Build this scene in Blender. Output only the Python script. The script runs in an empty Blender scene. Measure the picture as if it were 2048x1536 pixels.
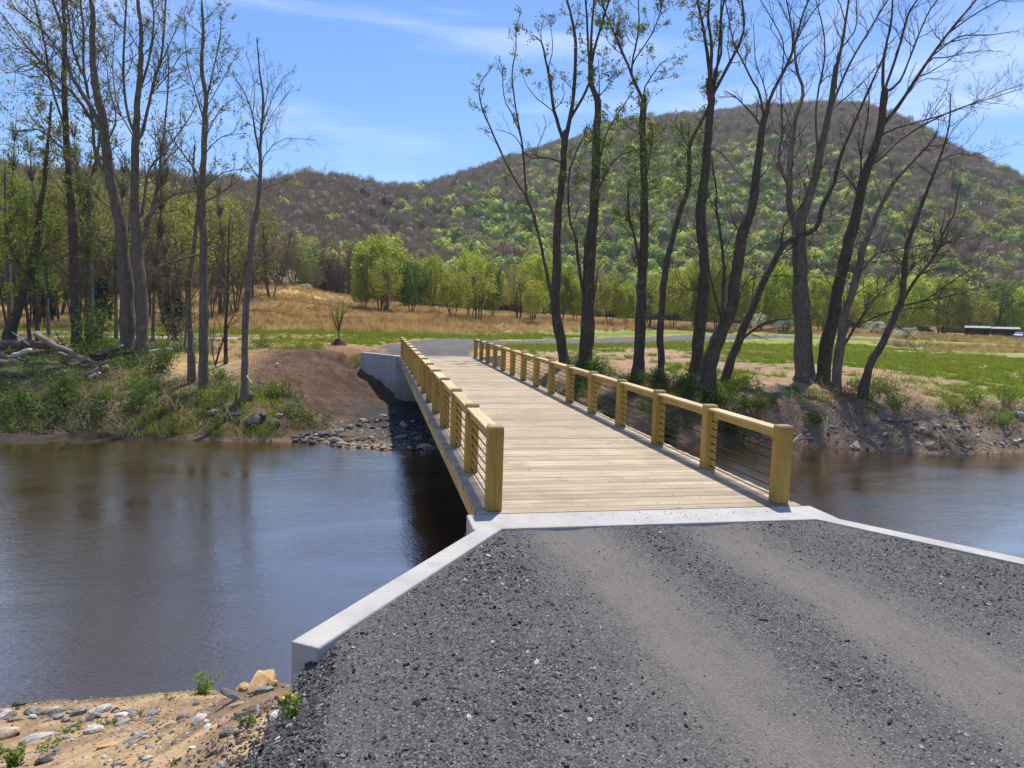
import bpy, math, random
import numpy as np
from mathutils import Matrix, Vector

# ------------------------------------------------------------------ camera, world, sun
scene = bpy.context.scene
COL = scene.collection
F_PX = 1420.0                       # focal length for a 2048 px wide frame
YAW, PITCH, ROLL = 0.19285, 0.09028, 0.02682
CAM = np.array([-3.4984, -8.7295, 2.4090])
FW = np.array([math.sin(YAW) * math.cos(PITCH), math.cos(YAW) * math.cos(PITCH), -math.sin(PITCH)])
_rt = np.array([math.cos(YAW), -math.sin(YAW), 0.0])
_up = np.cross(_rt, FW)
RT = _rt * math.cos(ROLL) + _up * math.sin(ROLL)
UP = _up * math.cos(ROLL) - _rt * math.sin(ROLL)

cam_data = bpy.data.cameras.new('camera')
cam = bpy.data.objects.new('camera', cam_data)
COL.objects.link(cam)
cam_data.sensor_width = 36.0
cam_data.lens = 36.0 * F_PX / 2048.0
cam_data.clip_start = 0.1
cam_data.clip_end = 20000.0
M = Matrix.Identity(4)
for i in range(3):
    M[i][0], M[i][1], M[i][2], M[i][3] = RT[i], UP[i], -FW[i], CAM[i]
cam.matrix_world = M
scene.camera = cam
scene.render.resolution_x, scene.render.resolution_y = 1024, 768

SUN_AZ = math.radians(28.0)         # right of the bridge axis (+Y), ahead of the camera
SUN_EL = math.radians(67.5)
world = bpy.data.worlds.new('World')
scene.world = world
world.use_nodes = True
wn, wl = world.node_tree.nodes, world.node_tree.links
wn.clear()
w_out = wn.new('ShaderNodeOutputWorld')
w_bg = wn.new('ShaderNodeBackground')
w_bg.inputs['Strength'].default_value = 0.14
sky = wn.new('ShaderNodeTexSky')
sky.sky_type = 'NISHITA'
sky.sun_disc = False
sky.sun_elevation = SUN_EL
sky.sun_rotation = SUN_AZ
sky.altitude = 1500
sky.air_density = 1.0
sky.dust_density = 1.5
sky.ozone_density = 2.5
w_tc = wn.new('ShaderNodeTexCoord')
w_map = wn.new('ShaderNodeMapping')
w_map.inputs['Scale'].default_value = (1.3, 1.3, 6.5)
w_map.inputs['Rotation'].default_value = (0.10, 0.12, 0.6)
w_map.inputs['Location'].default_value = (0.35, 0.2, 0.1)
w_n = wn.new('ShaderNodeTexNoise')
w_n.inputs['Scale'].default_value = 1.6
w_n.inputs['Detail'].default_value = 6.0
w_n.inputs['Roughness'].default_value = 0.52
w_n.inputs['Distortion'].default_value = 0.5
w_r = wn.new('ShaderNodeValToRGB')
w_r.color_ramp.elements[0].position = 0.52
w_r.color_ramp.elements[0].color = (0, 0, 0, 1)
w_r.color_ramp.elements[1].position = 0.80
w_r.color_ramp.elements[1].color = (0.46, 0.46, 0.46, 1)
w_mix = wn.new('ShaderNodeMixRGB')
w_mix.inputs['Color2'].default_value = (7.2, 7.5, 8.0, 1)
w_hsv = wn.new('ShaderNodeHueSaturation')
w_hsv.inputs['Saturation'].default_value = 1.26
w_hsv.inputs['Hue'].default_value = 0.506
wl.new(w_tc.outputs['Generated'], w_map.inputs['Vector'])
wl.new(w_map.outputs['Vector'], w_n.inputs['Vector'])
wl.new(w_n.outputs['Fac'], w_r.inputs['Fac'])
wl.new(w_r.outputs['Color'], w_mix.inputs['Fac'])
wl.new(sky.outputs['Color'], w_hsv.inputs['Color'])
wl.new(w_hsv.outputs['Color'], w_mix.inputs['Color1'])
wl.new(w_mix.outputs['Color'], w_bg.inputs['Color'])
wl.new(w_bg.outputs['Background'], w_out.inputs['Surface'])

sun_data = bpy.data.lights.new('sun', 'SUN')
sun_data.energy = 4.2
sun_data.angle = math.radians(1.2)
sun_data.color = (1.0, 0.95, 0.87)
sun = bpy.data.objects.new('sun', sun_data)
COL.objects.link(sun)
to_sun = Vector((math.sin(SUN_AZ) * math.cos(SUN_EL), math.cos(SUN_AZ) * math.cos(SUN_EL), math.sin(SUN_EL)))
sun.rotation_euler = to_sun.to_track_quat('Z', 'Y').to_euler()
sun.location = (0, 0, 60)

vs = scene.view_settings
vs.view_transform = 'Standard'
vs.look = 'None'
vs.exposure = 0.5
vs.gamma = 1.0
vs.use_curve_mapping = False
scene.cycles.max_bounces = 6
scene.cycles.diffuse_bounces = 3
scene.cycles.glossy_bounces = 3
scene.cycles.transmission_bounces = 4
scene.cycles.transparent_max_bounces = 8
scene.cycles.use_denoising = True

# ------------------------------------------------------------------ helpers
RNG = np.random.default_rng(7)
random.seed(7)


def atd(u, v, depth):
    """The place seen at photo pixel (u, v), depth metres ahead of the camera."""
    return CAM + (FW + RT * ((u - 1024) / F_PX) + UP * ((768 - v) / F_PX)) * depth


def atz(u, v, z):
    d = FW + RT * ((u - 1024) / F_PX) + UP * ((768 - v) / F_PX)
    return CAM + d * ((z - CAM[2]) / d[2])


def proj(p):
    d = np.asarray(p, float) - CAM
    z = d @ FW
    return 1024 + F_PX * (d @ RT) / z, 768 - F_PX * (d @ UP) / z, z


def sstep(a, b, x):
    t = np.clip((x - a) / (b - a), 0, 1)
    return t * t * (3 - 2 * t)


_perm = np.random.default_rng(3).random((256, 256))


def vnoise(x, y):
    xi, yi = np.floor(x).astype(int), np.floor(y).astype(int)
    fx, fy = x - xi, y - yi
    fx, fy = fx * fx * (3 - 2 * fx), fy * fy * (3 - 2 * fy)
    g = lambda a, b: _perm[a & 255, b & 255]
    return (g(xi, yi) * (1 - fx) + g(xi + 1, yi) * fx) * (1 - fy) + (g(xi, yi + 1) * (1 - fx) + g(xi + 1, yi + 1) * fx) * fy


def fbm(x, y, o=4):
    s, a, t = 0, 1.0, 0
    for k in range(o):
        s = s + a * (vnoise(x * 2 ** k + 17.3 * k, y * 2 ** k + 9.1 * k) - 0.5)
        t += a
        a *= 0.5
    return s / t * 2


class MB:
    """Collects vertices and faces (quads and triangles) of ONE mesh."""

    def __init__(self):
        self.v, self.f3, self.f4, self.n = [], [], [], 0

    def add(self, v, f4=None, f3=None):
        v = np.asarray(v, float).reshape(-1, 3)
        if f4 is not None and len(f4):
            self.f4.append(np.asarray(f4, int).reshape(-1, 4) + self.n)
        if f3 is not None and len(f3):
            self.f3.append(np.asarray(f3, int).reshape(-1, 3) + self.n)
        self.v.append(v)
        self.n += len(v)

    def box(self, c, s, rot=None):
        p = np.array([[x, y, z] for x in (-.5, .5) for y in (-.5, .5) for z in (-.5, .5)]) * np.asarray(s, float)
        if rot is not None:
            p = p @ np.asarray(rot).T
        self.add(p + np.asarray(c, float), [[0, 1, 3, 2], [4, 6, 7, 5], [0, 4, 5, 1], [2, 3, 7, 6], [0, 2, 6, 4], [1, 5, 7, 3]])

    def prism(self, poly, z0, z1):
        n = len(poly)
        p = np.asarray(poly, float)
        zz0 = np.broadcast_to(np.asarray(z0, float), (n,))
        zz1 = np.broadcast_to(np.asarray(z1, float), (n,))
        v = np.concatenate([np.c_[p, zz0], np.c_[p, zz1]])
        f4 = [[i, (i + 1) % n, n + (i + 1) % n, n + i] for i in range(n)]
        if n == 4:
            self.add(v, f4 + [[3, 2, 1, 0], [4, 5, 6, 7]])
        else:
            self.add(v, f4, [[0, i + 1, i] for i in range(1, n - 1)] + [[n, n + i, n + i + 1] for i in range(1, n - 1)])

    def tube(self, pts, rad, k=5, cap=False):
        pts = np.asarray(pts, float)
        n = len(pts)
        rad = np.broadcast_to(np.asarray(rad, float), (n,))
        t = np.empty_like(pts)
        t[1:-1] = pts[2:] - pts[:-2]
        t[0] = pts[1] - pts[0]
        t[-1] = pts[-1] - pts[-2]
        t /= np.linalg.norm(t, axis=1)[:, None] + 1e-9
        m = np.abs(t.mean(0))
        ref = np.eye(3)[int(np.argmin(m))]
        b = np.cross(t, ref)
        b /= np.linalg.norm(b, axis=1)[:, None] + 1e-9
        c = np.cross(t, b)
        a = np.arange(k) * (2 * math.pi / k)
        v = pts[:, None, :] + rad[:, None, None] * (np.cos(a)[None, :, None] * b[:, None, :] + np.sin(a)[None, :, None] * c[:, None, :])
        i = np.arange(n - 1)[:, None] * k
        j = np.arange(k)[None, :]
        j2 = (j + 1) % k
        f = np.stack([i + j, i + j2, i + k + j2, i + k + j], -1).reshape(-1, 4)
        v = v.reshape(-1, 3)
        f3 = None
        if cap:
            v = np.concatenate([v, pts[:1], pts[-1:]])
            f3 = [[n * k, (q + 1) % k, q] for q in range(k)] + [[n * k + 1, (n - 1) * k + q, (n - 1) * k + (q + 1) % k] for q in range(k)]
        self.add(v, f, f3)

    def leaves(self, c, size, rng, flat=0.0, aspect=0.6, nrm=None):
        """Rhombic leaves at points c with the given sizes."""
        c = np.asarray(c, float)
        n = len(c)
        a = rng.normal(size=(n, 3))
        a[:, 2] *= (1 - flat)
        a /= np.linalg.norm(a, axis=1)[:, None] + 1e-9
        q = rng.normal(size=(n, 3))
        if nrm is not None:                                 # leaves that mostly face outwards
            q = nrm + rng.normal(size=(n, 3)) * 0.35
            a = np.cross(a, q)
            a /= np.linalg.norm(a, axis=1)[:, None] + 1e-9
        b = np.cross(a, q)
        b /= np.linalg.norm(b, axis=1)[:, None] + 1e-9
        s = np.broadcast_to(np.asarray(size, float), (n,))[:, None]
        v = np.stack([c - a * s * .5, c + b * s * aspect * .5, c + a * s * .5, c - b * s * aspect * .5], 1).reshape(-1, 3)
        self.add(v, np.arange(4 * n).reshape(-1, 4))

    def sticks(self, c, d, L, w, rng):
        """Thin upright slivers: bare twigs too far off to be tubes."""
        n = len(c)
        d = d / (np.linalg.norm(d, axis=1)[:, None] + 1e-9)
        b = np.cross(d, rng.normal(size=(n, 3)))
        b /= np.linalg.norm(b, axis=1)[:, None] + 1e-9
        L = np.asarray(L)[:, None]
        self.add(np.stack([c - b * w, c + b * w, c + d * L + b * w * 0.3, c + d * L - b * w * 0.3], 1).reshape(-1, 3), np.arange(4 * n).reshape(-1, 4))

    def mesh(self, name, smooth=True):
        me = bpy.data.meshes.new(name)
        V = np.concatenate(self.v) if self.v else np.zeros((0, 3))
        f4 = np.concatenate(self.f4) if self.f4 else np.zeros((0, 4), int)
        f3 = np.concatenate(self.f3) if self.f3 else np.zeros((0, 3), int)
        me.vertices.add(len(V))
        me.vertices.foreach_set('co', V.astype(np.float32).ravel())
        nl = len(f4) * 4 + len(f3) * 3
        me.loops.add(nl)
        me.loops.foreach_set('vertex_index', np.concatenate([f4.ravel(), f3.ravel()]).astype(np.int32))
        me.polygons.add(len(f4) + len(f3))
        st = np.concatenate([np.arange(len(f4)) * 4, len(f4) * 4 + np.arange(len(f3)) * 3]).astype(np.int32)
        me.polygons.foreach_set('loop_start', st)
        me.polygons.foreach_set('loop_total', np.concatenate([np.full(len(f4), 4), np.full(len(f3), 3)]).astype(np.int32))
        me.polygons.foreach_set('use_smooth', np.full(len(f4) + len(f3), smooth))
        me.update(calc_edges=True)
        return me


def link(name, me, m=None, parent=None, loc=None):
    o = bpy.data.objects.new(name, me)
    COL.objects.link(o)
    if m is not None and me is not None and not me.materials:
        me.materials.append(m)
    if parent is not None:
        o.parent = parent
    if loc is not None:
        o.location = loc
    return o


def part(mb, name, m, parent=None, smooth=True):
    return link(name, mb.mesh(name, smooth), m, parent)


def tag(o, label=None, cat=None, group=None, kind=None):
    for k, v in (('label', label), ('category', cat), ('group', group), ('kind', kind)):
        if v:
            o[k] = v
    return o


def thing(name, label, cat, loc=(0, 0, 0), group=None, rz=0.0):
    o = bpy.data.objects.new(name, None)
    COL.objects.link(o)
    o.location = loc
    o.rotation_euler = (0, 0, rz)
    o.empty_display_size = 0.3
    return tag(o, label, cat, group)


def copy_tree(src, loc, rz, sc, label=None, group=None):
    r = src.copy()
    COL.objects.link(r)
    r.location, r.rotation_euler, r.scale = loc, (0, 0, rz), sc
    if label:
        r['label'] = label
    if group:
        r['group'] = group
    for ch in src.children:
        c = ch.copy()
        COL.objects.link(c)
        c.parent = r
        for g in ch.children:
            d = g.copy()
            COL.objects.link(d)
            d.parent = c
    return r


# ------------------------------------------------------------------ materials
class NT:
    def __init__(self, name):
        self.m = bpy.data.materials.new(name)
        self.m.use_nodes = True
        self.t = self.m.node_tree
        self.n, self.l = self.t.nodes, self.t.links
        self.b = self.n['Principled BSDF']
        self.out = self.n['Material Output']
        self.b.inputs['Roughness'].default_value = 0.85
        self.b.inputs['Specular IOR Level'].default_value = 0.25
        self._tc = None

    def coord(self, kind='Object'):
        if self._tc is None:
            self._tc = self.n.new('ShaderNodeTexCoord')
        return self._tc.outputs[kind]

    def pos(self):
        return self.n.new('ShaderNodeNewGeometry').outputs['Position']

    def mapping(self, src, scale=(1, 1, 1), loc=(0, 0, 0), rot=(0, 0, 0)):
        x = self.n.new('ShaderNodeMapping')
        x.inputs['Scale'].default_value = scale
        x.inputs['Location'].default_value = loc
        x.inputs['Rotation'].default_value = rot
        self.l.new(src, x.inputs['Vector'])
        return x.outputs['Vector']

    def noise(self, vec, scale, detail=4, rough=0.55, dist=0.0, out='Fac'):
        x = self.n.new('ShaderNodeTexNoise')
        x.inputs['Scale'].default_value = scale
        x.inputs['Detail'].default_value = detail
        x.inputs['Roughness'].default_value = rough
        x.inputs['Distortion'].default_value = dist
        self.l.new(vec, x.inputs['Vector'])
        return x.outputs[out]

    def voro(self, vec, scale, feature='F1', out='Distance'):
        x = self.n.new('ShaderNodeTexVoronoi')
        x.feature = feature
        x.inputs['Scale'].default_value = scale
        self.l.new(vec, x.inputs['Vector'])
        return x.outputs[out]

    def ramp(self, src, stops):
        x = self.n.new('ShaderNodeValToRGB')
        e = x.color_ramp.elements
        while len(e) < len(stops):
            e.new(0.5)
        for k, (p, c) in enumerate(stops):
            e[k].position = p
            c = (c, c, c) if isinstance(c, (int, float)) else c
            e[k].color = (c[0], c[1], c[2], 1)
        self.l.new(src, x.inputs['Fac'])
        return x.outputs['Color']

    def mix(self, a, b, fac, mode='MIX'):
        x = self.n.new('ShaderNodeMixRGB')
        x.blend_type = mode
        for sock, val in ((x.inputs['Color1'], a), (x.inputs['Color2'], b), (x.inputs['Fac'], fac)):
            if hasattr(val, 'links') or hasattr(val, 'is_linked'):
                self.l.new(val, sock)
            elif isinstance(val, (int, float)):
                sock.default_value = val if sock.name == 'Fac' or sock.type == 'VALUE' else (val, val, val, 1)
            else:
                sock.default_value = (val[0], val[1], val[2], 1)
        return x.outputs['Color']

    def math(self, op, a, b=None, c=None):
        x = self.n.new('ShaderNodeMath')
        x.operation = op
        for k, val in enumerate((a, b, c)):
            if val is None:
                continue
            if isinstance(val, (int, float)):
                x.inputs[k].default_value = val
            else:
                self.l.new(val, x.inputs[k])
        return x.outputs['Value']

    def sep(self, v):
        x = self.n.new('ShaderNodeSeparateXYZ')
        self.l.new(v, x.inputs['Vector'])
        return x.outputs

    def color(self, c):
        if isinstance(c, (tuple, list)):
            self.b.inputs['Base Color'].default_value = (c[0], c[1], c[2], 1)
        else:
            self.l.new(c, self.b.inputs['Base Color'])

    def rough(self, r):
        if isinstance(r, (int, float)):
            self.b.inputs['Roughness'].default_value = r
        else:
            self.l.new(r, self.b.inputs['Roughness'])

    def bump(self, h, strength=0.5, dist=0.02):
        x = self.n.new('ShaderNodeBump')
        x.inputs['Strength'].default_value = strength
        x.inputs['Distance'].default_value = dist
        self.l.new(h, x.inputs['Height'])
        self.l.new(x.outputs['Normal'], self.b.inputs['Normal'])

    def attr(self, name, out='Color', typ='GEOMETRY'):
        x = self.n.new('ShaderNodeAttribute')
        x.attribute_name = name
        x.attribute_type = typ
        return x.outputs[out]

    def rnd(self):
        return self.n.new('ShaderNodeObjectInfo').outputs['Random']

    def island(self):
        return self.n.new('ShaderNodeNewGeometry').outputs['Random Per Island']


def wood(name, c0, c1, grain=(1, 1, 14), dark=(0.12, 0.08, 0.04), crack=False, stain=0.0, bump=0.25, vary=0.7):
    """Sawn timber: grain stretched along one axis, knots, a tint of its own for each piece."""
    t = NT(name)
    oc = t.coord()
    rn = t.rnd()
    shift = t.n.new('ShaderNodeCombineXYZ')
    for k in range(3):
        t.l.new(t.math('MULTIPLY', rn, 37.0 + 11 * k), shift.inputs[k])
    va = t.n.new('ShaderNodeVectorMath')
    va.operation = 'ADD'
    t.l.new(oc, va.inputs[0])
    t.l.new(shift.outputs[0], va.inputs[1])
    p = va.outputs[0]
    g = t.noise(t.mapping(p, grain), 1.0, 6, 0.65, 0.6)
    g2 = t.noise(t.mapping(p, tuple(q * 4 for q in grain)), 1.0, 3, 0.6)
    big = t.noise(p, 1.6, 3)
    col = t.mix(c0, c1, t.ramp(g, [(0.3, 0.0), (0.7, 1.0)]))
    col = t.mix(col, tuple(x * 0.62 for x in c0), t.math('MULTIPLY', t.ramp(g2, [(0.55, 0.0), (0.75, 1.0)]), 0.45))
    col = t.mix(col, tuple(min(1, x * 1.18) for x in c1), t.math('MULTIPLY', t.ramp(big, [(0.45, 0.0), (0.7, 1.0)]), 0.5))
    col = t.mix(col, t.mix(col, t.ramp(rn, [(0.0, (0.72, 0.70, 0.68)), (0.35, (1.0, 0.97, 0.92)), (0.7, (0.88, 0.85, 0.80)), (1.0, (1.16, 1.12, 1.02))]), 1.0, 'MULTIPLY'), vary)
    kn = t.voro(t.mapping(p, tuple(1.0 if q > 3 else 0.35 if q < 1 else 1.0 for q in grain)), 2.6)
    col = t.mix(col, dark, t.math('MULTIPLY', t.ramp(kn, [(0.035, 1.0), (0.075, 0.0)]), 0.85))
    if stain:
        s = t.noise(t.pos(), 0.9, 5, 0.6)
        col = t.mix(col, (0.25, 0.19, 0.12), t.math('MULTIPLY', t.ramp(s, [(0.52, 0.0), (0.72, 1.0)]), stain))
        s2 = t.noise(t.mapping(t.pos(), (1, 0.35, 1)), 3.3, 5, 0.7)
        col = t.mix(col, (0.22, 0.17, 0.11), t.math('MULTIPLY', t.ramp(s2, [(0.60, 0.0), (0.70, 1.0)]), stain))
    if crack:
        s = t.sep(oc)
        wob = t.noise(t.mapping(p, (0.01, 0.01, 3.0)), 1.0, 3)
        x = t.math('ADD', s[0], t.math('MULTIPLY', t.math('SUBTRACT', wob, 0.5), 0.05))
        line = t.ramp(t.math('ABSOLUTE', x), [(0.0009, 1.0), (0.0026, 0.0)])
        on = t.ramp(t.noise(t.mapping(p, (0.01, 0.01, 1.2), loc=(3, 1, 2)), 1.0, 2), [(0.42, 0.0), (0.5, 1.0)])
        col = t.mix(col, (0.03, 0.02, 0.01), t.math('MULTIPLY', line, on))
    t.color(col)
    t.rough(0.78)
    t.bump(t.mix(g, g2, 0.5), bump, 0.004)
    return t.m


def foliage(name, c0, c1, c2, trans=0.35, rough=0.6, per_object=0.0):
    """Leaves: light comes through them as well as off them."""
    t = NT(name)
    r = t.island()
    col = t.ramp(r, [(0.0, c0), (0.5, c1), (1.0, c2)])
    if per_object:
        col = t.mix(col, t.mix(col, t.ramp(t.rnd(), [(0.0, 0.55), (0.5, 0.95), (1.0, 1.3)]), 1.0, 'MULTIPLY'), per_object)
    t.color(col)
    t.rough(rough)
    tr = t.n.new('ShaderNodeBsdfTranslucent')
    t.l.new(t.mix(col, (1.0, 1.0, 0.6), 1.0, 'MULTIPLY'), tr.inputs['Color'])
    ms = t.n.new('ShaderNodeMixShader')
    ms.inputs['Fac'].default_value = trans
    t.l.new(t.b.outputs[0], ms.inputs[1])
    t.l.new(tr.outputs[0], ms.inputs[2])
    t.l.new(ms.outputs[0], t.out.inputs['Surface'])
    return t.m


def bark(name, c0, c1, lichen=0.3, sc=6.0):
    t = NT(name)
    p = t.pos()
    g = t.noise(t.mapping(p, (sc, sc, sc * 0.22)), 2.2, 6, 0.7)
    li = t.noise(p, 2.4, 5, 0.65)
    col = t.mix(c0, c1, t.ramp(g, [(0.35, 0.0), (0.68, 1.0)]))
    col = t.mix(col, (0.30, 0.27, 0.20), t.math('MULTIPLY', t.ramp(li, [(0.55, 0.0), (0.7, 1.0)]), lichen))
    t.color(col)
    t.rough(0.95)
    t.bump(g, 0.7, 0.05)
    return t.m


def rock(name, c0, c1, rough=0.85):
    t = NT(name)
    p = t.coord()
    n = t.noise(p, 3.0, 6, 0.65)
    col = t.mix(c0, c1, t.ramp(n, [(0.35, 0.0), (0.65, 1.0)]))
    col = t.mix(col, t.ramp(t.rnd(), [(0.0, 0.55), (1.0, 1.25)]), 1.0, 'MULTIPLY')
    t.color(col)
    t.rough(rough)
    t.bump(n, 0.5, 0.05)
    return t.m


def plain(name, c, rough=0.8, metal=0.0):
    t = NT(name)
    n = t.noise(t.coord(), 9.0, 4)
    t.color(t.mix(tuple(x * 0.82 for x in c), tuple(min(1, x * 1.1) for x in c), n))
    t.rough(rough)
    t.b.inputs['Metallic'].default_value = metal
    return t.m


MAT = {}
MAT['post'] = wood('treated_pine', (0.36, 0.225, 0.045), (0.50, 0.33, 0.08), (9, 9, 1.0), crack=True)
MAT['rail'] = wood('rail_pine', (0.46, 0.34, 0.17), (0.62, 0.50, 0.30), (12, 0.8, 12), stain=0.0)
MAT['rail_side'] = wood('rail_side_pine', (0.42, 0.275, 0.075), (0.55, 0.39, 0.14), (12, 0.8, 12))
MAT['deck'] = wood('deck_timber', (0.33, 0.262, 0.18), (0.49, 0.41, 0.30), (0.7, 10, 10), dark=(0.10, 0.065, 0.04), stain=0.75, bump=0.3, vary=1.0)
MAT['endgrain'] = plain('post_end_grain', (0.27, 0.235, 0.20), 0.95)
MAT['steel'] = plain('dark_steel', (0.022, 0.019, 0.018), 0.6, 0.2)
MAT['girder'] = plain('weathered_girder', (0.05, 0.035, 0.028), 0.8)


def concrete(name, c, dirt=0.0, dirt_z=(-2.6, -0.9)):
    t = NT(name)
    p = t.pos()
    n = t.noise(p, 1.4, 6, 0.6)
    f = t.noise(p, 26.0, 4, 0.7)
    col = t.mix(tuple(x * 0.86 for x in c), tuple(min(1, x * 1.08) for x in c), t.ramp(n, [(0.35, 0.0), (0.65, 1.0)]))
    col = t.mix(col, tuple(x * 0.75 for x in c), t.math('MULTIPLY', t.ramp(f, [(0.55, 0.0), (0.75, 1.0)]), 0.4))
    por = t.voro(p, 38.0)
    col = t.mix(col, tuple(x * 0.35 for x in c), t.math('MULTIPLY', t.ramp(por, [(0.05, 1.0), (0.10, 0.0)]), 0.55))
    st_ = t.noise(t.mapping(p, (1.0, 1.0, 0.12)), 3.0, 5, 0.7)
    col = t.mix(col, tuple(x * 0.55 for x in c), t.math('MULTIPLY', t.ramp(st_, [(0.52, 0.0), (0.75, 1.0)]), 0.55))
    fine = t.noise(p, 90.0, 3, 0.7)
    col = t.mix(col, t.mix(col, t.ramp(fine, [(0.3, 0.75), (0.7, 1.2)]), 1.0, 'MULTIPLY'), 0.8)
    rust = t.noise(p, 5.0, 3, 0.5)
    col = t.mix(col, (0.45, 0.33, 0.2), t.math('MULTIPLY', t.ramp(rust, [(0.66, 0.0), (0.78, 1.0)]), 0.35))
    if dirt:
        z = t.sep(p)[2]
        zz = t.math('ADD', z, t.math('MULTIPLY', n, 1.6))
        k = t.n.new('ShaderNodeMapRange')
        k.inputs['From Min'].default_value = dirt_z[1]
        k.inputs['From Max'].default_value = dirt_z[0]
        t.l.new(zz, k.inputs['Value'])
        col = t.mix(col, (0.20, 0.14, 0.09), t.math('MULTIPLY', k.outputs[0], dirt))
    t.color(col)
    t.rough(0.9)
    t.bump(t.mix(f, n, 0.3), 0.25, 0.006)
    return t.m


MAT['concrete'] = concrete('pale_concrete', (0.42, 0.40, 0.365))
MAT['concrete_far'] = concrete('grey_concrete', (0.43, 0.425, 0.41), 0.8, (-2.0, -0.2))

# water
t = NT('river_water')
p = t.pos()
w1 = t.noise(t.mapping(p, (1.0, 1.5, 1), rot=(0, 0, 0.35)), 3.2, 3, 0.55, 0.3)
w2 = t.noise(t.mapping(p, (1.0, 1.8, 1), rot=(0, 0, -0.2)), 10.5, 3, 0.6, 0.2)
w3 = t.noise(p, 0.35, 2, 0.5)
h = t.math('ADD', t.math('MULTIPLY', w1, 0.55), t.math('MULTIPLY', w2, 0.75))
wv = t.ramp(t.noise(t.mapping(p, (0.5, 1.0, 1.0)), 0.30, 4, 0.6, 0.6), [(0.34, 0.28), (0.66, 1.25)])
h = t.math('MULTIPLY', h, wv)
t.color(t.mix((0.040, 0.022, 0.010), (0.070, 0.041, 0.019), w3))
t.rough(0.6)
t.b.inputs['Specular IOR Level'].default_value = 0.0
bp = t.n.new('ShaderNodeBump')
bp.inputs['Strength'].default_value = 0.6
bp.inputs['Distance'].default_value = 0.018
t.l.new(h, bp.inputs['Height'])
gl = t.n.new('ShaderNodeBsdfGlossy')
gl.inputs['Roughness'].default_value = 0.03
gl.inputs['Color'].default_value = (0.98, 0.88, 0.76, 1)
t.l.new(bp.outputs['Normal'], gl.inputs['Normal'])
lw = t.n.new('ShaderNodeLayerWeight')
lw.inputs['Blend'].default_value = 0.5
t.l.new(bp.outputs['Normal'], lw.inputs['Normal'])
fac = t.math('ADD', 0.16, t.math('MULTIPLY', t.math('POWER', lw.outputs['Facing'], 2.0), 0.84))
ms = t.n.new('ShaderNodeMixShader')
t.l.new(fac, ms.inputs['Fac'])
t.l.new(t.b.outputs[0], ms.inputs[1])
t.l.new(gl.outputs[0], ms.inputs[2])
t.l.new(ms.outputs[0], t.out.inputs['Surface'])
MAT['water'] = t.m

# gravel road
t = NT('dark_gravel')
p = t.pos()
trk = t.attr('track', 'Fac')
v1 = t.voro(p, 95.0, 'F1', 'Color')
v1d = t.voro(p, 95.0)
n1 = t.noise(p, 90.0, 4, 0.7)
n2 = t.noise(p, 1.6, 6, 0.65)
st = t.sep(v1)[0]
base = t.ramp(st, [(0.0, (0.034, 0.031, 0.031)), (0.5, (0.075, 0.069, 0.067)), (0.86, (0.13, 0.121, 0.116)), (1.0, (0.26, 0.25, 0.24))])
dusty = t.ramp(n1, [(0.3, (0.132, 0.118, 0.106)), (0.7, (0.225, 0.203, 0.184))])
n3 = t.noise(t.mapping(p, (1.0, 0.16, 1.0)), 11.0, 6, 0.75)
f = t.math('ADD', t.math('MULTIPLY', trk, 0.95), t.math('MULTIPLY', t.math('SUBTRACT', n2, 0.5), 0.8))
f = t.math('ADD', f, t.math('MULTIPLY', t.math('SUBTRACT', n3, 0.5), 1.5))
f2 = t.math('MULTIPLY', f, t.ramp(n1, [(0.25, 0.55), (0.6, 1.0)]))
t.color(t.mix(base, dusty, t.ramp(f2, [(0.0, 0.0), (1.0, 0.9)])))
t.rough(0.9)
t.bump(t.math('ADD', v1d, t.math('MULTIPLY', n1, 0.6)), 0.6, 0.02)
MAT['gravel'] = t.m

# ground: colours of the places it covers come from the 'tint' attribute, grain from noise
t = NT('valley_ground')
p = t.pos()
tint = t.attr('tint')
a1 = t.noise(p, 2.0, 6, 0.65)
a2 = t.noise(p, 22.0, 5, 0.7)
a3 = t.noise(t.mapping(p, (1, 1, 1)), 0.22, 5, 0.6)
col = t.mix(tint, t.mix(tint, t.ramp(a1, [(0.3, 0.55), (0.7, 1.35)]), 1.0, 'MULTIPLY'), 0.75)
col = t.mix(col, t.mix(col, t.ramp(a2, [(0.3, 0.5), (0.7, 1.5)]), 1.0, 'MULTIPLY'), 0.7)
col = t.mix(col, t.mix(col, t.ramp(a3, [(0.3, 0.75), (0.7, 1.2)]), 1.0, 'MULTIPLY'), 0.7)
t.color(col)
t.rough(0.95)
t.bump(t.math('ADD', a2, a1), 0.6, 0.05)
MAT['ground'] = t.m

t = NT('hill_soil')
n = t.noise(t.pos(), 0.08, 5)
t.color(t.mix((0.13, 0.095, 0.07), (0.20, 0.15, 0.11), n))
MAT['hill'] = t.m

MAT['bark_dark'] = bark('dark_bark', (0.050, 0.034, 0.022), (0.135, 0.098, 0.066), 0.35)
MAT['bark_grey'] = bark('grey_bark', (0.095, 0.070, 0.048), (0.22, 0.175, 0.128), 0.4)
MAT['bark_far'] = bark('far_bark', (0.05, 0.04, 0.032), (0.12, 0.10, 0.08), 0.2, 2.0)
MAT['twig'] = plain('twig_bark', (0.080, 0.055, 0.038), 0.95)
MAT['twig_grey'] = plain('twig_grey_bark', (0.15, 0.108, 0.07), 0.95)
MAT['deadwood'] = bark('dead_wood', (0.16, 0.115, 0.075), (0.33, 0.26, 0.19), 0.3, 4.0)
MAT['paleroot'] = plain('bleached_wood', (0.55, 0.49, 0.40), 0.9)
MAT['leaf_olive'] = foliage('olive_leaf', (0.10, 0.115, 0.024), (0.165, 0.195, 0.036), (0.25, 0.29, 0.06), 0.5)
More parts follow.
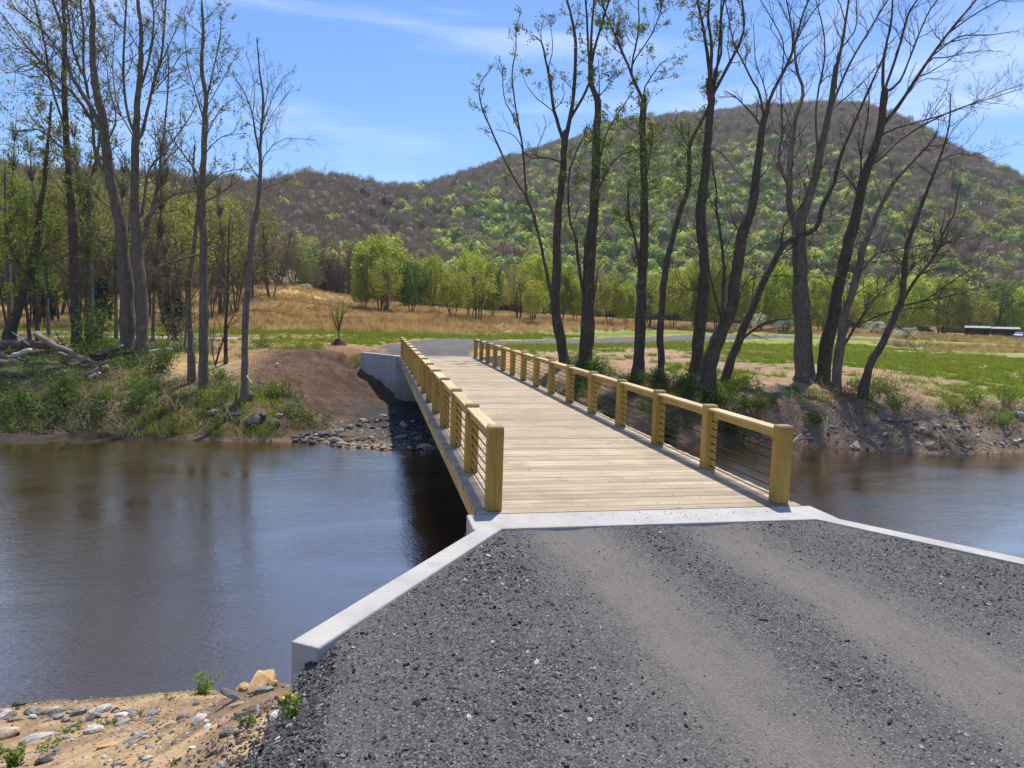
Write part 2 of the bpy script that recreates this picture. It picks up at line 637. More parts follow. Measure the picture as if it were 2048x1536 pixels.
MAT['leaf_dark'] = foliage('dark_leaf', (0.03, 0.048, 0.014), (0.055, 0.085, 0.022), (0.10, 0.15, 0.035), 0.35)
MAT['leaf_spring'] = foliage('spring_leaf', (0.27, 0.33, 0.045), (0.41, 0.48, 0.07), (0.55, 0.61, 0.12), 0.55, per_object=0.5)
MAT['leaf_green'] = foliage('green_leaf', (0.10, 0.17, 0.026), (0.155, 0.25, 0.038), (0.22, 0.33, 0.055), 0.45, per_object=0.5)
MAT['leaf_yellow'] = foliage('yellow_green_leaf', (0.26, 0.27, 0.045), (0.37, 0.38, 0.07), (0.49, 0.49, 0.11), 0.55, per_object=0.4)
MAT['leaf_wood'] = foliage('wood_leaf', (0.15, 0.17, 0.03), (0.23, 0.25, 0.04), (0.32, 0.34, 0.06), 0.5, per_object=0.5)
MAT['leaf_pale'] = foliage('pale_olive_leaf', (0.13, 0.14, 0.03), (0.21, 0.23, 0.045), (0.31, 0.33, 0.07), 0.5)
MAT['leaf_bush'] = foliage('bush_leaf', (0.055, 0.095, 0.02), (0.10, 0.16, 0.03), (0.16, 0.24, 0.045), 0.4, per_object=0.4)
MAT['leaf_lime'] = foliage('lime_leaf', (0.13, 0.23, 0.03), (0.20, 0.33, 0.04), (0.30, 0.42, 0.06), 0.45)
MAT['blossom'] = foliage('white_blossom', (0.45, 0.47, 0.38), (0.62, 0.62, 0.55), (0.75, 0.74, 0.68), 0.3)
MAT['yellowflower'] = foliage('yellow_blossom', (0.6, 0.5, 0.03), (0.7, 0.6, 0.05), (0.75, 0.65, 0.1), 0.2)
MAT['fuzz_grey'] = foliage('bare_twig_grey', (0.165, 0.125, 0.103), (0.235, 0.18, 0.15), (0.31, 0.245, 0.205), 0.4, 0.95, per_object=0.3)
MAT['fuzz_brown'] = foliage('bare_twig_brown', (0.20, 0.13, 0.085), (0.275, 0.185, 0.12), (0.36, 0.25, 0.165), 0.4, 0.95, per_object=0.3)
MAT['needle'] = foliage('dark_needle', (0.016, 0.028, 0.013), (0.026, 0.043, 0.018), (0.042, 0.06, 0.025), 0.1)
MAT['grass_green'] = foliage('green_grass', (0.15, 0.19, 0.02), (0.24, 0.29, 0.032), (0.34, 0.38, 0.06), 0.45, per_object=0.5)
MAT['grass_dry'] = foliage('dry_grass', (0.38, 0.235, 0.105), (0.52, 0.35, 0.175), (0.64, 0.47, 0.27), 0.45, 0.8, per_object=0.4)
MAT['grass_pale'] = foliage('pale_dry_grass', (0.44, 0.32, 0.17), (0.56, 0.43, 0.25), (0.66, 0.54, 0.34), 0.45, 0.8, per_object=0.4)
MAT['grass_brown'] = foliage('brown_dry_grass', (0.22, 0.125, 0.06), (0.31, 0.185, 0.09), (0.40, 0.26, 0.14), 0.4, 0.85, per_object=0.4)
MAT['rock_dark'] = rock('slate_rock', (0.045, 0.043, 0.043), (0.12, 0.116, 0.113))
MAT['rock_grey'] = rock('grey_rock', (0.16, 0.155, 0.145), (0.31, 0.30, 0.28))
MAT['rock_tan'] = rock('tan_rock', (0.27, 0.205, 0.14), (0.45, 0.36, 0.26))
MAT['rock_white'] = rock('pale_rock', (0.40, 0.38, 0.34), (0.62, 0.59, 0.54))
MAT['rock_rust'] = rock('rust_rock', (0.40, 0.22, 0.10), (0.55, 0.35, 0.18))
MAT['clay'] = rock('clay_clod', (0.35, 0.22, 0.10), (0.52, 0.35, 0.17))
MAT['redclod'] = rock('red_earth_clod', (0.10, 0.054, 0.032), (0.20, 0.115, 0.07))
MAT['mulch'] = plain('dark_mulch', (0.06, 0.036, 0.024), 1.0)


# ------------------------------------------------------------------ instancing for what nobody could count
def scatter(name, pts, rots, scls, idx, sources, label, cat):
    """ONE stuff object: the source meshes placed on points."""
    n = len(pts)
    me = bpy.data.meshes.new(name)
    me.vertices.add(n)
    me.vertices.foreach_set('co', np.asarray(pts, np.float32).ravel())
    for an, typ, dat in (('irot', 'FLOAT_VECTOR', rots), ('iscl', 'FLOAT_VECTOR', scls), ('idx', 'INT', idx)):
        a = me.attributes.new(an, typ, 'POINT')
        if typ == 'INT':
            a.data.foreach_set('value', np.asarray(dat, np.int32))
        else:
            a.data.foreach_set('vector', np.asarray(dat, np.float32).ravel())
    o = link(name, me)
    ng = bpy.data.node_groups.new(name, 'GeometryNodeTree')
    ng.interface.new_socket('Geometry', in_out='INPUT', socket_type='NodeSocketGeometry')
    ng.interface.new_socket('Geometry', in_out='OUTPUT', socket_type='NodeSocketGeometry')
    N, L = ng.nodes, ng.links
    gi, go = N.new('NodeGroupInput'), N.new('NodeGroupOutput')
    iop = N.new('GeometryNodeInstanceOnPoints')
    g2i = N.new('GeometryNodeGeometryToInstance')
    for s in reversed(sources):
        oi = N.new('GeometryNodeObjectInfo')
        oi.inputs['Object'].default_value = s
        oi.inputs['As Instance'].default_value = False
        L.new(oi.outputs['Geometry'], g2i.inputs[0])
    L.new(gi.outputs[0], iop.inputs['Points'])
    L.new(g2i.outputs[0], iop.inputs['Instance'])
    iop.inputs['Pick Instance'].default_value = True

    def na(nm, typ):
        x = N.new('GeometryNodeInputNamedAttribute')
        x.data_type = typ
        x.inputs['Name'].default_value = nm
        return [q for q in x.outputs if q.enabled and q.name == 'Attribute'][0]
    L.new(na('idx', 'INT'), iop.inputs['Instance Index'])
    er = N.new('FunctionNodeEulerToRotation')
    L.new(na('irot', 'FLOAT_VECTOR'), er.inputs[0])
    L.new(er.outputs[0], iop.inputs['Rotation'])
    L.new(na('iscl', 'FLOAT_VECTOR'), iop.inputs['Scale'])
    L.new(iop.outputs[0], go.inputs[0])
    md = o.modifiers.new('scatter', 'NODES')
    md.node_group = ng
    return tag(o, label, cat, None, 'stuff')


def source(name, mbs):
    """A mesh that is only ever placed by scatter(); (mb, material) pairs share one mesh."""
    V, f4, f3, m4, m3, n = [], [], [], [], [], 0
    mats = []
    for mb, m, in mbs:
        mats.append(m)
        for a in mb.f4:
            f4.append(a + n)
            m4.append(np.full(len(a), len(mats) - 1))
        for a in mb.f3:
            f3.append(a + n)
            m3.append(np.full(len(a), len(mats) - 1))
        V += mb.v
        n += mb.n
    j = MB()
    j.v, j.f4, j.f3, j.n = V, f4, f3, n
    me = j.mesh(name)
    for m in mats:
        me.materials.append(m)
    me.polygons.foreach_set('material_index', np.concatenate(m4 + m3).astype(np.int32))
    return bpy.data.objects.new(name, me)


# ------------------------------------------------------------------ terrain
ZW = -2.6
G_SLOPE = 0.00902                    # the deck climbs slightly to the far bank


def resample_line(p, n):
    p = np.asarray(p, float)
    d = np.r_[0, np.cumsum(np.linalg.norm(np.diff(p, axis=0), axis=1))]
    t = np.linspace(0, d[-1], n)
    return np.stack([np.interp(t, d, p[:, 0]), np.interp(t, d, p[:, 1])], 1)


CP = []                              # terrain control points (x, y, z)


def cp(*a):
    CP.append(a)


def cpx(u, v, d, dz=0.0):
    q = atd(u, v, d)
    CP.append((q[0], q[1], q[2] + dz))


# far shore line and what lies in front of it
SHORE_L = [tuple(atz(u, v, ZW)[:2]) for u, v in ((-400, 888), (-150, 886), (0, 885), (130, 883), (260, 883), (400, 880), (500, 881), (600, 884), (680, 893), (760, 899), (830, 902), (890, 902))]
for x, y in resample_line(SHORE_L, 50):
    cp(x, y, ZW + 0.02)
    cp(x, y - 1.6, ZW - 0.45)
SHORE = [(60, 18.0), (34, 16.6)] + [tuple(atz(u, v, ZW)[:2]) for u, v in ((2300, 900), (2048, 905), (1900, 907), (1800, 905), (1720, 900), (1640, 893), (1560, 884))] + [(9, 19.6), (5, 19.2), (2.2, 18.7)]
for x, y in resample_line(SHORE, 70):
    cp(x, y, ZW + 0.02)
    cp(x, y - 1.6, ZW - 0.45)
for x in (-150, -90, -60, -35, -20, -12, -6, 0, 6, 12, 20, 35, 60, 90, 150):
    cp(x, 10, ZW - 1.1)
    if abs(x) > 30:
        cp(x, 18.5, ZW)
        cp(x, 22, -0.8)
        cp(x, 1.5, ZW)
        cp(x, -4, -0.5)
        cp(x, -20, 0.0)
for x in (14, 17, 20, 23, 26, 30, 35, 42):
    cp(x, 13.2, ZW - 0.7)
# left far bank
for a in ((-150, 800, 34), (0, 800, 31), (100, 782, 32), (180, 792, 31.6), (250, 800, 31.3), (330, 800, 30.8), (380, 800, 30.5), (0, 850, 29.4), (150, 850, 29.2), (250, 850, 29),
          (0, 735, 36), (150, 735, 36), (260, 735, 36), (340, 740, 35), (0, 700, 40), (150, 700, 40), (265, 705, 39), (360, 712, 38),
          (407, 775, 31.5), (490, 790, 29.5), (450, 812, 29.6), (400, 852, 28.6), (330, 845, 28.9), (480, 850, 28.6), (545, 848, 29), (440, 760, 33.5),
          (560, 790, 31.5), (530, 740, 35), (560, 722, 37.5), (640, 700, 40), (685, 696, 41.5), (700, 740, 39.5), (640, 760, 36.5), (640, 830, 32), (700, 800, 35), (720, 860, 31.3),
          (440, 700, 42), (520, 694, 43), (620, 690, 44.5), (677, 690, 44), (450, 682, 52), (600, 682, 52), (740, 690, 47),
          (100, 660, 60), (300, 662, 60), (500, 664, 64), (620, 664, 64), (720, 668, 62), (850, 676, 62),
          (0, 640, 90), (200, 630, 95), (400, 620, 100), (560, 602, 110), (650, 618, 110), (760, 628, 112), (900, 640, 100), (1000, 645, 100),
          (300, 590, 150), (450, 576, 150), (590, 570, 150), (660, 590, 150), (760, 612, 150), (900, 628, 150), (1100, 640, 150), (0, 610, 150)):
    cpx(*a)
# behind the far abutment
for x, y, z in ((-1.8, 32.5, 0.2), (0, 33, 0.22), (1.8, 32.5, 0.2), (0, 38, 0.22), (-3, 38, 0.3), (3, 40, 0.18), (0, 46, 0.2), (6, 46, 0.1), (-4, 46, 0.35), (3, 34, 0.1), (4.2, 33.5, -0.1),
                (-2.7, 30.1, -2.3), (-3.5, 31.2, -1.75), (-4.3, 32.4, -1.3), (-4.6, 33.3, -0.85), (-5.2, 33.8, -0.5), (-5.2, 34.8, -0.05), (-6.0, 33.0, -0.45), (-4.2, 34.6, 0.15), (-3.4, 34.2, 0.2), (3.4, 34.2, 0.2), (4.3, 34.5, 0.0), (-1, 30.0, -2.6), (1, 30.0, -2.6), (2.9, 30.5, -2.2), (-1, 26, -2.35), (1.5, 26, -2.3), (0, 22, -2.5),
                (3.6, 31.6, -1.2), (4, 27, -1.6), (6, 24, -1.9), (8.5, 22.2, -1.7), (4.5, 30, -0.7)):
    cp(x, y, z)
# right far bank and meadow
for a in ((1125, 728, 40), (1165, 735, 39), (1270, 750, 37), (1318, 762, 36), (1390, 752, 36), (1415, 787, 33), (1450, 770, 34), (1610, 766, 35), (1645, 768, 34.5), (1670, 787, 33), (1730, 786, 32),
          (1380, 792, 32.6), (1500, 798, 32.3), (1560, 806, 31.8), (1640, 812, 31.3), (1700, 832, 31.3), (1800, 830, 30.9), (1900, 832, 30.9), (2048, 832, 31.8), (1800, 868, 29.9), (1900, 868, 29.8), (2048, 868, 30.7), (1700, 868, 30.5),
          (2048, 800, 35), (1900, 790, 35), (2048, 760, 42), (2048, 740, 50), (2048, 712, 75), (1850, 730, 54), (1700, 720, 55), (1500, 735, 42), (1500, 700, 62), (1500, 688, 92), (1300, 720, 48), (1200, 720, 47), (1200, 692, 72), (1050, 700, 52), (1050, 688, 72),
          (1300, 690, 80), (1700, 700, 84), (1900, 706, 80), (1150, 655, 100), (1300, 658, 105), (1420, 663, 110), (1600, 668, 115), (1800, 676, 115), (2048, 690, 110), (1500, 660, 150), (1800, 668, 170), (2048, 672, 190), (1250, 650, 150), (2300, 690, 110), (2300, 750, 55)):
    cpx(*a)
# near bank
for x, y, z in ((-8.09, 0.86, ZW), (-6.8, 0.85, ZW), (-5.6, 0.9, ZW), (-4.6, 0.7, ZW - 0.15), (-3.6, 0.3, ZW - 0.35), (-7.14, -1.17, -2.15), (-5.21, -2.98, -1.2), (-3.93, -4.39, -0.42), (-4.15, -3.5, -0.36), (-4.1, -3.72, -0.4), (-4.99, -1.27, -1.75),
                tuple(atz(505, 1388, -1.25)), tuple(atz(545, 1368, -1.0)), tuple(atz(460, 1398, -1.5)), tuple(atz(565, 1350, -0.75)), (-3.5, -1.9, -1.9), (-3.0, -0.9, -2.8), (-6.0, -1.0, -2.0), (-5.81, -0.2, -2.3), (-8, -5, -0.9), (-6.2, -4.6, -0.75), (-10, -2.5, -1.9), (-12, 0, -2.4), (-14, 1.2, ZW), (-20, 1.6, ZW), (-6, -7, -0.35), (-5, -5.2, -0.4), (-12, -10, -0.3),
                (-4.8, -7, -0.16), (-8, -12, -0.1), (-30, -12, -0.1), (-22, -3, -1.5), (0, -40, 0), (40, -40, 0), (-40, -40, 0), (0, -100, 1), (200, -100, 1), (-200, -100, 1),
                (3.3, -1.5, -2.3), (2.8, -0.7, -2.9), (4.3, -2.3, -1.4), (5, -1.5, -1.9), (6, 0.3, ZW), (4, 0.5, ZW - 0.2), (8, 0.4, ZW), (14, 0.8, ZW), (20, 1, ZW), (7, -3, -1.0), (5.5, -5, -0.4), (10, -6, -0.3), (20, -4, -0.6), (0, 0.3, -3.0), (-1.5, 1.5, -3.1), (1.5, 1.5, -3.1),
                (-300, 60, 4), (-300, 150, 8), (300, 60, 0), (300, 150, 3), (-200, 300, 10), (0, 300, 8), (200, 300, 4), (400, 300, 4)):
    cp(x, y, z)
CPA = np.array(CP)
_k = np.linalg.norm(CPA[:, None, :2] - CPA[None, :, :2], axis=2)
_n = len(CPA)
A = np.zeros((_n + 1, _n + 1))
A[:_n, :_n] = -_k + np.eye(_n) * 0.12
A[:_n, _n] = A[_n, :_n] = 1
_w = np.linalg.solve(A, np.r_[CPA[:, 2], 0.0])


def natural(x, y):
    x, y = np.asarray(x, float), np.asarray(y, float)
    sh = x.shape
    x, y = x.ravel(), y.ravel()
    z = np.full(x.shape, _w[_n])
    for s in range(0, len(x), 20000):
        e = slice(s, s + 20000)
        z[e] -= np.hypot(x[e, None] - CPA[None, :, 0], y[e, None] - CPA[None, :, 1]) @ _w[:_n]
    far = np.hypot(x, y)
    lim = sstep(240, 420, far)
    z = z * (1 - lim) + 6.0 * lim
    return z.reshape(sh)


WING_A, WING_B = np.array([2.13, -0.74]), np.array([4.02, -3.56])     # wing wall centre line (right hand; mirrored for the left)


def in_poly(x, y, poly):
    x, y = np.asarray(x), np.asarray(y)
    c = np.zeros(x.shape, bool)
    n = len(poly)
    for i in range(n):
        x1, y1 = poly[i]
        x2, y2 = poly[(i + 1) % n]
        k = ((y1 > y) != (y2 > y)) & (x < (x2 - x1) * (y - y1) / (y2 - y1 + 1e-12) + x1)
        c ^= k
    return c


POLY_NEAR = [(-2.2, -0.55), (2.2, -0.55), (4.05, -3.5), (4.6, -4.6), (6.5, -9), (9, -40), (-9, -40), (-5.2, -9), (-4.35, -5.2), (-4.05, -3.9), (-4.02, -3.52)]
POLY_FAR = [(-2.2, 30.7), (2.2, 30.7), (4.0, 33.25), (-4.0, 33.25)]


def road_near(x, y):
    z = -0.03 - 0.32 * np.exp(-((x + 4.3) ** 2 + (y + 3.85) ** 2) / 0.22) - 0.40 * sstep(-3.7, -4.9, x) * sstep(-3.5, -4.4, y) * sstep(-12, -7, y)
    z = z + 0.012 * fbm(x * 1.3, y * 0.5, 3) + 0.004 * fbm(x * 9, y * 9, 2)
    for c in (-1.27, 0.50):                                   # wheel ruts
        xc = c + rut_bend(y)
        z = z - 0.018 * np.exp(-((x - xc) / 0.32) ** 2)
    return z


def rut_bend(y):
    return 0.03 * np.clip(-y - 1, 0, 30) ** 1.25


def ground_z(x, y):
    z = natural(x, y)
    d = np.hypot(x - CAM[0], y - CAM[1])
    amp = np.interp(d, [0, 12, 40, 120, 400], [0.02, 0.04, 0.07, 0.12, 0.3])
    z = z + amp * fbm(x * 1.7, y * 1.7, 4)
    z = z + np.where(d > 20, 0.10 * fbm(x * 0.35, y * 0.35, 3), 0)
    slope = (y > 15) & (y < 34) & (z < -0.5)
    z = z + slope * (0.10 * fbm(x * 2.2 + 40, y * 2.2, 4) + 0.05 * fbm(x * 6, y * 6, 2))
    near = in_poly(x, y, POLY_NEAR)
    z = np.where(near, road_near(x, y) - 0.05, z)
    farp = in_poly(x, y, POLY_FAR)
    z = np.where(farp, 0.20, z)
    # nothing may stand up through the decking
    under = (np.abs(x) < 2.3) & (y > -0.5) & (y < 30.6)
    z = np.where(under, np.minimum(z, -1.25), z)
    return z


def grow(a, s, q, end):
    out = []
    while abs(a) < abs(end):
        a += s
        out.append(a)
        s *= q
    return out


xs = np.array(sorted(set(np.round(np.concatenate([
    np.arange(-9.2, 5.0, 0.085), -np.array(grow(9.2, 0.10, 1.028, 34)), np.array(grow(5.0, 0.12, 1.02, 34)), -np.array(grow(34.5, 1.0, 1.09, 4000)), np.array(grow(34.5, 0.8, 1.08, 4000))]), 4))))
ys = np.array(sorted(set(np.round(np.concatenate([
    np.arange(-9.0, 2.0, 0.085), np.arange(2.0, 16.0, 0.7), np.arange(16.0, 36.0, 0.2), np.arange(36.0, 60.0, 0.45), np.array(grow(60, 0.5, 1.04, 4000)), -np.array(grow(9.0, 0.3, 1.15, 4000))]), 4))))
GX, GY = np.meshgrid(xs, ys)
GZ = ground_z(GX, GY)

# the far gravel road: centre line and half width
ROAD = np.array([(0, 30.9), (-0.2, 36), (0.3, 42), (2.4, 48.5), (6.5, 55.5), (13, 62.5), (22, 69.5), (34, 77.5), (48, 84.5), (60, 86), (72, 82), (90, 72), (120, 56)], float)


def resample(p, n):
    p = np.asarray(p, float)
    d = np.r_[0, np.cumsum(np.linalg.norm(np.diff(p, axis=0), axis=1))]
    k = len(p)
    if k < 3:
        tt = np.linspace(0, d[-1], n)
        return np.stack([np.interp(tt, d, p[:, q]) for q in range(p.shape[1])], 1)
    e = np.concatenate([p[:1] * 2 - p[1:2], p, p[-1:] * 2 - p[-2:-1]])
    tt = np.linspace(0, d[-1], n)
    i = np.clip(np.searchsorted(d, tt, 'right') - 1, 0, k - 2)
    u = ((tt - d[i]) / (d[i + 1] - d[i] + 1e-9))[:, None]
    p0, p1, p2, p3 = e[i], e[i + 1], e[i + 2], e[i + 3]
    return 0.5 * (2 * p1 + (p2 - p0) * u + (2 * p0 - 5 * p1 + 4 * p2 - p3) * u ** 2 + (3 * p1 - p0 - 3 * p2 + p3) * u ** 3)


ROADP = resample(ROAD, 160)


def road_dist(x, y):
    sh = np.shape(x)
    x, y = np.ravel(x), np.ravel(y)
    out = np.empty(len(x))
    for s in range(0, len(x), 20000):
        e = slice(s, s + 20000)
        out[e] = np.sqrt(((x[e, None] - ROADP[None, :, 0]) ** 2 + (y[e, None] - ROADP[None, :, 1]) ** 2).min(1))
    return out.reshape(sh)


# ground tint
def tint_at(x, y, z):
    n1 = fbm(x * 0.16 + 5, y * 0.16, 4)
    n2 = fbm(x * 0.7, y * 0.7 + 3, 4)
    n3 = fbm(x * 2.6 + 9, y * 2.6, 3)
    C = np.array
    dry, pale, brown = C((0.47, 0.29, 0.11)), C((0.46, 0.34, 0.18)), C((0.28, 0.17, 0.08))
    green, lush = C((0.16, 0.20, 0.035)), C((0.15, 0.23, 0.025))
    red, soil, dark, sand = C((0.125, 0.068, 0.040)), C((0.22, 0.145, 0.085)), C((0.085, 0.062, 0.040)), C((0.42, 0.29, 0.155))
    mix = lambda a, b, f: a * (1 - np.clip(f, 0, 1)[..., None]) + b * np.clip(f, 0, 1)[..., None]
    col = np.broadcast_to(dry, x.shape + (3,)).copy()
    d = np.hypot(x - CAM[0], y - CAM[1])
    col = mix(col, pale, sstep(-0.1, 0.5, n1 + 0.3 * n2))
    col = mix(col, brown, sstep(0.05, 0.5, n2 + 0.5 * n1) * 0.5)
    col = mix(col, pale * 0.9, sstep(20, 60, x) * 0.7)
    col = mix(col, green * 1.25 + 0.04, sstep(0.1, 0.5, n1) * sstep(20, 0, x) * sstep(90, 120, y) * 0.4)
    rd = road_dist(x, y)
    # strip of green beside the road and across to the left
    strip = np.exp(-((rd - 6.0 + 1.5 * n2) / 3.2) ** 2) * (y > 42)
    strip = np.maximum(strip, np.exp(-((y - (56 - 0.06 * x + 1.5 * n2)) / 3.2) ** 2) * (x < 2))
    col = mix(col, lush, strip * 1.1)
    # left bench between strip and bank: bare orange earth with some grass
    bench = sstep(52.5, 50.0, y + n2) * sstep(30, 33, y) * (x < 3)
    col = mix(col, C((0.33, 0.19, 0.085)), bench)
    col = mix(col, green, bench * sstep(0.1, 0.35, n2 + 0.4 * n3) * 0.8)
    leftwood = sstep(-12, -16, x + 2 * n1) * sstep(24, 27, y) * sstep(62, 50, y)
    col = mix(col, mix(np.broadcast_to(dark * 1.3, col.shape), green * 0.8, sstep(-0.1, 0.3, n2)), leftwood * 0.9)
    # right meadow: pinkish bare soil with grass coming through, greener to the right
    mead = sstep(4, 7, x) * sstep(62, 50, y - 0.45 * x) * (y > 14)
    mcol = mix(np.broadcast_to(C((0.34, 0.215, 0.135)), col.shape), green * 1.15, sstep(-0.15, 0.25, n2 + 0.5 * n3 + 0.3 * n1 + sstep(16, 36, x) * 0.6 - 0.22))
    mcol = mix(mcol, C((0.25, 0.31, 0.04)), sstep(20, 40, x) * sstep(-0.3, 0.3, n2 + n1))
    col = mix(col, mcol, mead)
    # far bank faces, by height over the water
    hgt = z - ZW
    bank = sstep(2.15, 1.5, hgt + 0.35 * n2) * (y > 9) * (y < 36)
    bcol = mix(np.broadcast_to(dark, col.shape), soil, sstep(-0.3, 0.3, n2))
    bcol = mix(bcol, green * 0.6, sstep(0.1, 0.5, n3 + n2) * sstep(-7, -10, x) * sstep(0.5, 0.9, hgt))
    bcol = mix(bcol, C((0.235, 0.165, 0.11)), sstep(13, 17, x))
    col = mix(col, bcol, bank)
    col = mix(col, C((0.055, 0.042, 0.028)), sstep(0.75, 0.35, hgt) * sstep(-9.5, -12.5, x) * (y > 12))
    redz = np.exp(-(((x + 6.0) / 4.2) ** 2 + ((y - 29.0) / 6.8) ** 2) ** 2)
    col = mix(col, mix(np.broadcast_to(red, col.shape), red * 0.6, sstep(-0.2, 0.4, n3 + n2)), redz * 1.2)
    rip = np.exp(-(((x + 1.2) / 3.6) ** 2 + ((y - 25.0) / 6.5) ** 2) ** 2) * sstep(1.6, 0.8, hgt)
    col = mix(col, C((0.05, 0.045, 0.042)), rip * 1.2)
    # near bank
    nb = (y < 5) * 1.0
    ncol = mix(np.broadcast_to(sand, col.shape), soil * 1.25, sstep(-0.2, 0.4, n3 + n2))
    ncol = mix(ncol, C((0.10, 0.075, 0.05)), sstep(0.10, -0.05, hgt))
    ncol = mix(ncol, soil * 0.8, sstep(0.3, 0.6, n2 + 0.6 * n3) * 0.6)
    col = mix(col, ncol, nb)
    col = mix(col, green * 0.8, (y < -12) * 0.8)
    col = mix(col, C((0.12, 0.085, 0.05)), sstep(0.02, -0.2, hgt) * 1.0)
    return np.clip(col, 0.01, 0.9)


def grid_mesh(name, X, Y, Z, keep=None):
    ny, nx = X.shape
    i = np.arange(ny * nx).reshape(ny, nx)
    f = np.stack([i[:-1, :-1], i[:-1, 1:], i[1:, 1:], i[1:, :-1]], -1)
    f = f.reshape(-1, 4) if keep is None else f[keep]
    mb = MB()
    V = np.stack([X, Y, Z], -1).reshape(-1, 3)
    if keep is not None:
        used = np.unique(f)
        mp = np.full(len(V), -1)
        mp[used] = np.arange(len(used))
        mb.add(V[used], mp[f])
        return mb.mesh(name), used
    mb.add(V, f)
    return mb.mesh(name), None


def set_color(me, name, c):
    a = me.attributes.new(name, 'FLOAT_COLOR', 'POINT')
    a.data.foreach_set('color', np.c_[c.reshape(-1, 3), np.ones(c.size // 3)].astype(np.float32).ravel())


me, _ = grid_mesh('ground', GX, GY, GZ)
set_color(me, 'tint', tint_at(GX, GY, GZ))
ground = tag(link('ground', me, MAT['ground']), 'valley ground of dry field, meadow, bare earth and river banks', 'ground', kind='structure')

# river
wx = np.array(sorted(set(list(np.linspace(-40, 40, 30)) + list(np.linspace(-400, -45, 12)) + list(np.linspace(45, 400, 12)))))
wy = np.linspace(-6, 34, 20)
WX, WY = np.meshgrid(wx, wy)
me, _ = grid_mesh('river', WX, WY, np.full(WX.shape, ZW))
tag(link('river', me, MAT['water']), 'dark rippled river flowing under the bridge', 'river', kind='structure')


# near gravel road
def track_mask(x, y):
    m = 0
    for c, w in ((-1.22, 0.50), (0.56, 0.54)):
        m = np.maximum(m, np.exp(-((x - c - rut_bend(y)) / w) ** 2))
    m = m * (0.75 + 0.5 * fbm(x * 1.8, y * 0.5, 4)) + 0.22 + 0.25 * fbm(x * 0.9 + 4, y * 0.35, 3) + 0.2 * sstep(-3.5, -7, y)
    m = m - 0.35 * np.exp(-((x + 2.9) / 0.7) ** 2) - 0.25 * np.exp(-((x + 0.35 - rut_bend(y)) / 0.35) ** 2)
    return np.clip(m, 0, 1)


rx, ry = np.arange(-5.4, 9.6, 0.075), np.concatenate([np.arange(-9.5, -0.5, 0.075), -np.array(grow(9.5, 0.2, 1.1, 38))])
ry.sort()
RX, RY = np.meshgrid(rx, ry)
RZ = road_near(RX, RY)
edge = [(-2.25, -0.72), (2.25, -0.72), (4.04, -3.5), (4.7, -4.6), (6.5, -9), (9, -36), (-5, -36), (-4.3, -9), (-4.15, -6.5), (-4.05, -5.2), (-4.12, -4.5), (-4.2, -3.95), (-3.98, -3.55)]
cx, cy = (RX[:-1, :-1] + RX[1:, 1:]) / 2, (RY[:-1, :-1] + RY[1:, 1:]) / 2
wob = 0.16 * fbm(cx * 2.0, cy * 2.0, 3) * (cy < -3.7)
keep = in_poly(cx + wob, cy + wob, edge)
me, used = grid_mesh('gravel_road', RX, RY, RZ, keep)
a = me.attributes.new('track', 'FLOAT', 'POINT')
a.data.foreach_set('value', track_mask(RX, RY).ravel()[used].astype(np.float32))
tag(link('gravel_road', me, MAT['gravel']), 'dark gravel road with paler wheel tracks leading onto the bridge', 'road', kind='structure')


# far gravel road
def ribbon(name, pts, hw, lift, m, label, cat, tw=9, track=True):
    pts = np.asarray(pts)
    n = len(pts)
    t = np.gradient(pts, axis=0)
    t /= np.linalg.norm(t, axis=1)[:, None]
    nr = np.c_[t[:, 1], -t[:, 0]]
    s = np.linspace(-1, 1, tw)
    hw = np.broadcast_to(hw, (n,))
    w = hw[:, None] * (1 + 0.10 * fbm(pts[:, :1] * 0.6 + np.sign(s)[None, :] * 9, pts[:, 1:] * 0.6, 3))
    X = pts[:, 0][:, None] + nr[:, 0][:, None] * s[None, :] * w
    Y = pts[:, 1][:, None] + nr[:, 1][:, None] * s[None, :] * w
    Z = ground_z(X, Y)
    Z = np.where(np.abs(s)[None, :] > 0.95, Z - 0.02, np.maximum(Z, Z.mean(1)[:, None] - 0.06) + lift)
    me, _ = grid_mesh(name, X, Y, Z)
    a = me.attributes.new('track', 'FLOAT', 'POINT')
    mk = np.maximum(np.exp(-((s - 0.35) / 0.16) ** 2), np.exp(-((s + 0.35) / 0.16) ** 2))
    a.data.foreach_set('value', np.broadcast_to(0.30 + 0.55 * mk, (n, tw)).astype(np.float32).ravel())
    return tag(link(name, me, m), label, cat, kind='structure')


RP = resample(ROAD[:11], 260)
ribbon('gravel_road', RP, np.interp(np.arange(260), [0, 25, 60, 259], [2.2, 3.4, 3.0, 2.6]), 0.07, MAT['gravel'], 'gravel road curving to the right beyond the bridge', 'road')
t = NT('track_soil')
n = t.noise(t.pos(), 3.0, 5)
t.color(t.mix((0.30, 0.22, 0.14), (0.46, 0.36, 0.25), n))
MAT['track'] = t.m
ribbon('dirt_track', resample(np.array([atz(1640, 698, 0.0)[:2], atz(1760, 701, -0.02)[:2], atz(1880, 706, -0.02)[:2], atz(2048, 712, 0.1)[:2], atz(2300, 724, 0.1)[:2]]), 80), 1.5, 0.05, MAT['track'], 'thin tan dirt track crossing the meadow', 'path', 5)
ribbon('dirt_path', resample(np.array([(-26, 47.5), (-18, 48.5), (-11, 49.2), (-6, 48.2), (-3, 45)]), 60), 1.1, 0.05, MAT['track'], 'bare orange earth path along the green strip', 'path', 5)

